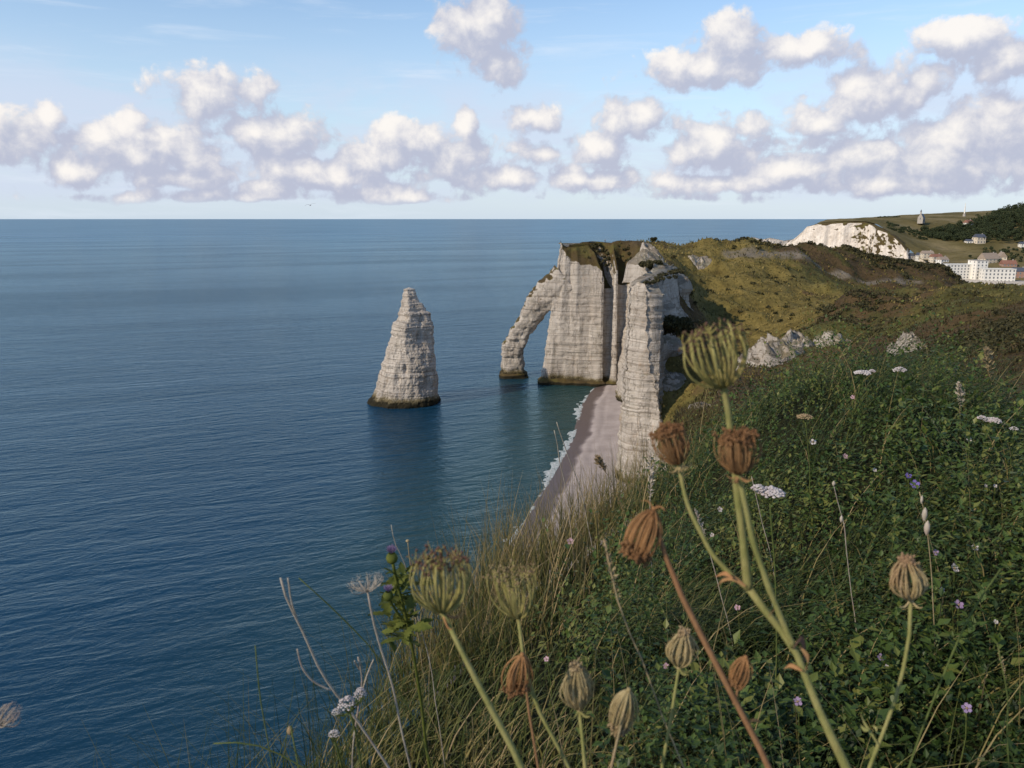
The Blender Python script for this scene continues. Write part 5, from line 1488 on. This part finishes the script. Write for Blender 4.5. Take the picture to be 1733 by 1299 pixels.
grass_stalk('long bare green stalk slanting to the lower right corner', [(1694, 962), (1665, 1005), (1630, 1062), (1590, 1150), (1560, 1230), (1540, 1299)], .85, .82, [0.0010, 0.0016], 'green', seed=8)
grass_stalk('thin green stalk nearest the right edge', [(1688, 1090), (1698, 1130), (1707, 1180), (1706, 1240), (1708, 1299)], .95, .93, [0.0008, 0.0012], 'green', 0.3, 4, seed=9)
grass_stalk('white flecked stalk crossing behind the red stalk', [(1176, 862), (1186, 890), (1196, 920), (1215, 985), (1236, 1072)], None, None, [0.0008, 0.001], 'pale', 0.28, 6, 'pale', seed=10)
grass_stalk('thin pale stalk just right of the tallest carrot', [(1272, 806), (1284, 860), (1300, 920), (1312, 985)], None, None, [0.0008, 0.001], 'pale', seed=11)
grass_stalk('pale stalk with a tiny knob above the left green umbel', [(690, 914), (694, 960), (700, 1020), (710, 1080), (716, 1130)], None, None, [0.0010, 0.0014], 'straw', 0, nodes=[(690, 915, 8, 6)], seed=12)
grass_stalk('thin bare stalk beside the upper thistle flower', [(662, 888), (670, 920), (682, 950), (694, 990)], 1.6, 1.65, [0.0010, 0.0014], 'pale', seed=13)
grass_stalk('bent green blade over the sea at lower left', [(506, 978), (545, 1012), (590, 1052), (630, 1092), (655, 1130)], 1.1, 1.15, [0.0009, 0.0013], 'green', seed=14)
grass_stalk('dark thin stalk at the lower left over the sea', [(432, 1092), (434, 1130), (440, 1180), (452, 1240), (462, 1299)], 1.0, .98, [0.0008, 0.0012], 'green', seed=15)
grass_stalk('brown knobbed stalk in the bottom left corner of the grass', [(492, 1228), (498, 1260), (506, 1299)], .95, .93, [0.0010, 0.0013], 'green', 0, nodes=[(491, 1236, 13, 20)], head_m='seed_tan', seed=16)
grass_stalk('flat green blade lying leftward at the bottom edge', [(362, 1258), (410, 1257), (450, 1266), (500, 1290)], .9, .9, [0.0008, 0.0016], 'green', seed=17)
grass_stalk('pale pair of stalks left of the pebble beach', [(942, 714), (952, 745), (962, 775), (972, 800)], 3.6, 3.7, [0.0025, 0.003], 'pale', seed=18)
grass_stalk('shorter pale stalk left of the pebble beach', [(938, 728), (944, 752), (948, 780), (954, 810)], 3.5, 3.6, [0.0022, 0.003], 'pale', seed=19)
grass_stalk('wiry dark grass flower in front of the pebble beach', [(1010, 772), (1018, 790), (1030, 806), (1042, 830)], 3.4, 3.5, [0.001, 0.0014], 'seed_tan', 0.5, 8, 'seed_tan', seed=20)
grass_stalk('branching dry grass head above the mound at the right edge', [(1668, 590), (1672, 612), (1676, 640), (1680, 680)], 3.6, 3.65, [0.0014, 0.002], 'straw', 0.6, 10, 'straw', seed=21)
r9 = np.random.default_rng(91)
# forked dead stalks over the sea
def dead_stalk(label, lines, Y0, rad):
    P = stem_pts(lines[0], Y0, Y0 + 0.05)
    o = empty('dead_stalk', P[-1], label, 'stalk', 'bleached dead stalks')
    add_stem(o, P, rad, M['pale'], n=6)
    for L in lines[1:]:
        add_stem(o, stem_pts(L, Y0, Y0 + 0.02, False), [rad[0] * .8, rad[0]], M['pale'], 'branch', 6, 16)
dead_stalk('forked bleached stalk reaching out over the sea at lower left', [[(475, 978), (486, 1010), (512, 1068), (534, 1122), (560, 1165), (592, 1205)], [(487, 978), (494, 1020), (504, 1052)], [(503, 1098), (512, 1130), (530, 1152), (560, 1168)]], 1.0, [0.0014, 0.0020, 0.0022])
dead_stalk('short forked grey twig below the skeleton umbel', [[(606, 1112), (610, 1135), (612, 1160), (606, 1200)], [(632, 1116), (622, 1140), (614, 1166)], [(600, 1118), (608, 1132)]], 1.2, [0.0014, 0.0018])

# ---- yarrow and other white umbels
def floret_head(parent, c, W, Hh, n, mat, seed, part='flower_head'):
    rr = np.random.default_rng(seed); parts = []
    for i in range(n):
        a = i * 2.39996; r = math.sqrt((i + .5) / n)
        p = c + np.array([math.cos(a) * r * W / 2, math.sin(a) * r * W / 2, Hh * (1 - r * r) + rr.normal(0, Hh * .12)])
        s = W * 0.085 * (0.8 + 0.5 * rr.random()); th = np.linspace(0, 6.283, 7)[:-1]
        ring = np.stack([np.cos(th) * s, np.sin(th) * s, np.zeros(6)], 1) + p
        V = np.vstack([ring, p + np.array([0, 0, s * .55]), p - np.array([0, 0, s * .8])]); j = np.arange(6)
        parts.append((V, [np.stack([j, (j + 1) % 6, np.full(6, 6)], 1), np.stack([(j + 1) % 6, j, np.full(6, 7)], 1)]))
    return add(part, join(parts, part), mat, parent)
def yarrow(label, heads, pix, Y, seed, col_='white', n=60):
    P = stem_pts(pix, Y, Y + 0.03)
    o = empty('yarrow', P[-1], label, 'wildflower', 'white yarrow on the mound')
    add_stem(o, P, [0.0012 + 0.0003 * Y, 0.0015 + 0.0003 * Y], M['green'], n=6)
    top = P[0]
    for i, (a, b, w, h) in enumerate(heads):
        c = np.array(at(a, b, Y)); W = px_w(w, Y)
        f = floret_head(o, c - np.array(o.location), W, px_w(h, Y), n, M[col_], seed + i)
        parts = []
        for k in range(7):
            an = k * 0.9; e = c + np.array([math.cos(an) * W * .3, math.sin(an) * W * .3, -0.002])
            parts.append(tube(np.array([top, (top + e) / 2 - [0, 0, .003], e]) - np.array(o.location), [.0009, .0007], 4, False))
        add('flower_stalk', join(parts, 'flower_stalk'), M['green'], f)
yarrow('large white yarrow head beside the two carrot stems', [(1305, 834, 46, 9), (1283, 827, 24, 7)], [(1303, 852), (1306, 900), (1310, 955), (1312, 1010)], 1.75, 1, n=80)
yarrow('double white yarrow head near the right edge of the mound', [(1680, 712, 28, 5), (1662, 708, 16, 5)], [(1676, 722), (1668, 745), (1662, 775), (1658, 800)], 2.6, 3)
yarrow('flat white yarrow head left on the mound crest', [(1460, 631, 28, 4), (1476, 628, 12, 3)], [(1459, 638), (1456, 650), (1452, 668)], 3.5, 5)
yarrow('white yarrow head at the middle of the mound crest', [(1523, 627, 22, 6)], [(1524, 636), (1526, 650), (1528, 668)], 3.5, 7)
yarrow('small flat white head at the right edge below the double yarrow', [(1716, 726, 14, 4)], [(1716, 732), (1714, 750), (1712, 775)], 2.5, 9)
yarrow('brownish faded yarrow head left of the mound centre', [(1362, 706, 26, 5)], [(1363, 714), (1366, 735), (1368, 760)], 2.9, 11, 'seed_tan')
yarrow('wilted white umbel hanging at the lower left grass edge', [(588, 1192, 34, 14), (610, 1176, 24, 14), (570, 1206, 18, 8)], [(592, 1206), (604, 1240), (614, 1299)], 1.0, 13, n=50)
yarrow('tiny white umbel just above the bottom left grass', [(566, 1243, 22, 8)], [(566, 1254), (572, 1275), (578, 1299)], 1.0, 15, n=36)

# ---- thistle
def thistle():
    Y = 1.55
    P = stem_pts([(664, 948), (672, 985), (684, 1030), (696, 1090)], Y, Y + .05)
    o = empty('thistle', P[-1], 'green thistle with two purple flowers at the cliff edge', 'wildflower')
    add_stem(o, P, [.003, .004], M['leaf'])
    add_stem(o, stem_pts([(657, 1010), (668, 1030), (680, 1045)], Y - .02, Y + .02, False), [.0022, .003], M['leaf'], 'branch')
    rr = np.random.default_rng(4); off = np.array(o.location)
    for (a, b, w) in ((663, 936, 21), (657, 1001, 19)):
        c = np.array(at(a, b, Y - .03)) - off; W = px_w(w, Y)
        th = np.linspace(0, 6.283, 11)[:-1]; prof = [(.15, -1.25), (.42, -1.0), (.52, -.6), (.44, -.25), (.3, 0)]
        inv = add('flower_head', mesh_np('flower_head', np.array([[(W * r * math.cos(x), W * r * math.sin(x), W * z * .75) for x in th] for r, z in prof]).reshape(-1, 3) + c, [grid_faces(5, 10, True)]), M['leaf'], o)
        parts = []
        for k in range(110):
            d = rr.normal(0, .55, 3); d[2] = 1; d /= np.linalg.norm(d)
            parts.append(tube(np.array([c, c + d * W * .35, c + d * W * (.55 + .2 * rr.random()) + rr.normal(0, W * .04, 3)]), [W * .02, W * .028, W * .012], 3, False))
        add('petal_tuft', join(parts, 'petal_tuft'), M['lilac'], inv)
    # lobed leaves
    def leaf_shape(L, seed):
        r = np.random.default_rng(seed); m = 11; t = np.linspace(0, 1, m)
        lob = (0.10 + 0.20 * np.abs(np.sin(t * 15))) * np.sin(np.pi * (t * .92 + .05)) * L
        z = .25 * L * t * t * -1
        V = np.vstack([np.stack([t * L, lob, z + .05 * L], 1), np.stack([t * L, t * 0, z], 1), np.stack([t * L, -lob, z + .05 * L], 1)]); i = np.arange(m - 1)
        return mesh_np('leaf', V, [np.vstack([np.stack([i + m, i + m + 1, i + 1, i], 1), np.stack([i + 2 * m, i + 2 * m + 1, i + m + 1, i + m], 1)])], True)
    ms = [leaf_shape(.052, 1), leaf_shape(.042, 2), leaf_shape(.034, 3)]
    for k in range(84):
        px, py = rr.normal(681, 12), rr.uniform(968, 1085)
        px = max(px, 655 + (py - 960) * .02)
        q = np.array(at(px, py, Y + rr.uniform(.0, .14))) - off
        l = add('leaf', ms[k % 3], M['leaf'], o, loc=q)
        l.rotation_euler = (rr.uniform(-.6, .6), rr.uniform(-1.0, .2), rr.uniform(0, 6.28))
thistle()

# ---- small meadow flowers
def small_flower(label, px, py, w, colr, seed, group):
    w = w * 0.82; Y = min(hit(px, py, 0.20), 5.0); rr = np.random.default_rng(seed)
    c = np.array(at(px, py, Y)); g = ground1(c[0], c[1] + .03)
    o = empty('meadow_flower', (c[0] + .01, c[1] + .03, g), label, 'flower', group); off = np.array(o.location)
    add_stem(o, np.array([c, (c + off) / 2 + [.01, 0, 0], off - [0, 0, .02]]), [.0010 + .0003 * Y, .0012 + .0003 * Y], M['green'], n=5, k=10)
    W = px_w(w, Y); n = 5
    f = add('flower_centre', join(seed_ball(W * .12, 6, W * .09, rr), 'flower_centre') if False else join([(V + c - off, F) for V, F in seed_ball(W * .12, 6, W * .09, rr)], 'flower_centre'), M['seed_tan'], o)
    tilt = np.array([rr.normal(0, .3), -0.75, 0.65]); tilt /= np.linalg.norm(tilt)
    u = np.cross(tilt, [1, 0.1, 0]); u /= np.linalg.norm(u); v = np.cross(tilt, u)
    for k in range(n):
        a = 6.283 * k / n + rr.normal(0, .1); d = math.cos(a) * u + math.sin(a) * v; s = np.cross(tilt, d)
        q = c - off
        V = np.array([q + d * W * .06, q + d * W * .32 + s * W * .22 + tilt * W * .08, q + d * W * .52 + s * W * .12 + tilt * W * .16, q + d * W * .52 - s * W * .12 + tilt * W * .16, q + d * W * .32 - s * W * .22 + tilt * W * .08])
        add('petal', mesh_np('petal', V, [np.array([(0, 1, 2, 3, 4)])], False), M[colr], f)
FL = [(965, 916, 15, 'pink', 'pale pink flower below the grass of the cliff edge'), (1127, 1127, 14, 'pink', 'pink flower touching the round nest beside the red stalk'), (1350, 1187, 20, 'lilac', 'lilac flower left of the thick green stem near the bottom'),
      (1490, 1112, 16, 'lilac', 'lilac flower between the thick stem and the curved nest stem'), (1636, 1198, 22, 'lilac', 'pale violet flower near the bottom right corner'), (1622, 1023, 20, 'lilac', 'pink lilac flower right of the tan nest'),
      (1615, 961, 20, 'white', 'whitish flower just above the pink lilac one at right'), (1584, 935, 14, 'lilac', 'small purple flower right of the fat spikelet stalk'), (1650, 926, 15, 'white', 'white flower with a dark stem at right'),
      (1548, 820, 20, 'violet', 'blue violet flower at the tip of the fat spikelet stalk'), (1537, 805, 14, 'violet', 'smaller violet bloom just left of the blue violet one'), (1640, 744, 10, 'white', 'white dot flower left of the double yarrow'),
      (1376, 748, 13, 'white', 'white flower under the faded brown yarrow'), (1430, 772, 12, 'pink', 'pale pink flower low on the middle of the mound'), (1248, 1028, 13, 'pink', 'pinkish flower beside the fork of the tallest carrot'),
      (1218, 862, 12, 'white', 'white flower left of the two carrot stems'), (1685, 1052, 10, 'white', 'white flower at the far right above the thin green stalk'), (1594, 998, 12, 'white', 'white flower between the tan nest and the slanting green stalk'),
      (1668, 822, 8, 'white', 'left of two tiny white flowers at the right of the mound'), (1684, 822, 8, 'white', 'right of two tiny white flowers at the right of the mound'), (925, 1115, 12, 'pink', 'faint pink flower beside the dangling rust umbel'),
      (1443, 672, 9, 'pink', 'tiny pink flower under the flat yarrow on the crest'), (1205, 905, 9, 'white', 'tiny white flower in the grass left of the carrot branch'), (1480, 795, 9, 'white', 'tiny white flower at the centre of the mound'), (1500, 1128, 10, 'white', 'small white flower beside the lilac bloom under the tan nest')]
for i, (px, py, w, c_, lb) in enumerate(FL): small_flower(lb, px, py, w, c_, 700 + i, 'small flowers in the herb carpet')

# ------------------------------------------------------------------ people on the headland, a gull
def person(label, px, py, Y, top, legs, seed, h=1.72):
    p = at(px, py, Y)
    t = NT('clothes'); z = t.sep(t.n('ShaderNodeTexCoord').outputs['Object'])[2]
    c = t.mix(t.mapr(z, 0.92, 0.96), legs, top); c = t.mix(t.mapr(z, 1.46, 1.49), c, (0.35, 0.22, 0.16)); c = t.mix(t.mapr(z, 1.63, 1.66), c, (0.05, 0.035, 0.025))
    t.principled(c, 0.85, 0.2)
    V = [(0, 0, .95), (0, .01, 1.2), (0, 0, 1.42), (0, -.01, 1.52), (0, -.02, 1.64), (.10, 0, .88), (.12, -.02, .48), (.13, 0, .08), (.13, -.14, .03), (-.10, 0, .88), (-.12, .03, .48), (-.13, .06, .08), (-.13, -.08, .03),
         (.2, 0, 1.4), (.26, .02, 1.12), (.25, -.08, .88), (.25, -.1, .78), (-.2, 0, 1.4), (-.26, .02, 1.12), (-.24, -.1, .88), (-.24, -.12, .78)]
    E = [(0, 1), (1, 2), (2, 3), (3, 4), (0, 5), (5, 6), (6, 7), (7, 8), (0, 9), (9, 10), (10, 11), (11, 12), (2, 13), (13, 14), (14, 15), (15, 16), (2, 17), (17, 18), (18, 19), (19, 20)]
    Rr = [.14, .14, .13, .06, .11, .09, .065, .045, .04, .09, .065, .045, .04, .06, .045, .035, .04, .06, .045, .035, .04]
    me = bpy.data.meshes.new('person'); me.from_pydata(V, E, []); me.materials.append(t.m)
    o = add('person', me, None, label=label, cat='person', group='people on the headland')
    md = o.modifiers.new('skin', 'SKIN'); o.modifiers.new('sub', 'SUBSURF').render_levels = 1
    for i, q in enumerate(Rr): me.skin_vertices[0].data[i].radius = (q, q * .8)
    me.skin_vertices[0].data[0].use_root = True
    o.scale = (h / 1.75,) * 3
    o.rotation_euler = (0, 0, seed * 1.3)
    return o
bpy.context.view_layer.update()
wall_o = bpy.data.objects['rock_wall']
def drop(x, y):
    best = -1
    for ob in (hill, wall_o):
        inv = ob.matrix_world.inverted()
        ok, loc, nn, ii = ob.ray_cast(inv @ Vector((x, y, 200)), Vector((0, 0, -1)))
        if ok: best = max(best, (ob.matrix_world @ loc).z)
    return best
for i, (px, Y, top, legs, lb) in enumerate([
        (942, 394, (0.03, 0.04, 0.07), (0.03, 0.03, 0.04), 'person in dark clothes at the seaward tip of the headland'),
        (949, 395, (0.05, 0.05, 0.06), (0.02, 0.02, 0.03), 'second person in dark clothes just behind the one at the tip'),
        (1024, 402, (0.10, 0.03, 0.03), (0.04, 0.04, 0.05), 'leftmost walker on the top of the headland'),
        (1050, 402, (0.30, 0.28, 0.26), (0.04, 0.04, 0.06), 'walker in a pale top in the middle of the headland'),
        (1058, 403, (0.05, 0.06, 0.12), (0.05, 0.05, 0.06), 'walker in a dark top right of the one in a pale top'),
        (1132, 400, (0.04, 0.04, 0.05), (0.03, 0.03, 0.04), 'lone person in black on the ridge above the chalk cone'),
        (1172, 399, (0.06, 0.04, 0.05), (0.04, 0.04, 0.05), 'person in dark clothes at the start of the golden slope skyline'),
        (1236, 402, (0.04, 0.05, 0.06), (0.03, 0.03, 0.04), 'rightmost person on the grassy skyline')]):
    o = person(lb, px, 412, Y, top, legs, i)
    x = at(px, 412, Y).x
    o.location = (x, Y, drop(x, Y) - 0.02)
bush(1106, 411, 399, 5, 1.6, 1.6, 1.9, 46, 'round dark bush on the headland skyline')

def gull():
    p = at(525, 347, 105)
    n = 9; th = np.linspace(0, 6.283, n + 1)[:-1]; rows = []
    prof = [(-.36, .004, 0), (-.28, .02, .0), (-.22, .045, .005), (-.12, .052, .012), (0, .062, .0), (.12, .06, -.01), (.24, .035, -.005), (.34, .07, .01), (.40, .012, .01)]
    for x, r, z in prof:
        wy = r if x < .3 else r
        rows.append(np.stack([np.full(n, x), np.cos(th) * wy * (1 if x < .3 else 1.0), np.sin(th) * (r if x < .3 else .012) + z], 1))
    body = (np.array(rows).reshape(-1, 3), [grid_faces(len(prof), n, True)])
    parts = [body]
    for s in (-1, 1):
        W = [(0, .03, -.08, .10, .03), (0, .22, -.10, .09, .14), (0, .42, -.09, .08, .17), (0, .58, -.03, .10, .12), (0, .70, .08, .14, .06)]
        V = []
        for _, y, xa, xb, z in W: V += [(xa, s * y, z), (xb, s * y, z - .005), ((xa + xb) / 2, s * y, z + .014)]
        F = []
        for i in range(len(W) - 1):
            a = 3 * i; F += [(a, a + 3, a + 5, a + 2), (a + 2, a + 5, a + 4, a + 1), (a, a + 1, a + 4, a + 3)]
        parts.append((np.array(V, float), [np.array(F)]))
    t = NT('gull_feathers'); y = t.sep(t.n('ShaderNodeTexCoord').outputs['Object'])[1]
    c = t.mix(t.mapr(t.math('ABSOLUTE', y), .5, .6), (0.30, 0.31, 0.33), (0.03, 0.03, 0.035)); t.principled(c, 0.8, 0.2)
    o = add('gull', join(parts, 'gull'), t.m, label='gull gliding over the sea just above the horizon', cat='bird', loc=p)
    o.rotation_euler = (R(12), R(-4), R(-65))
gull()
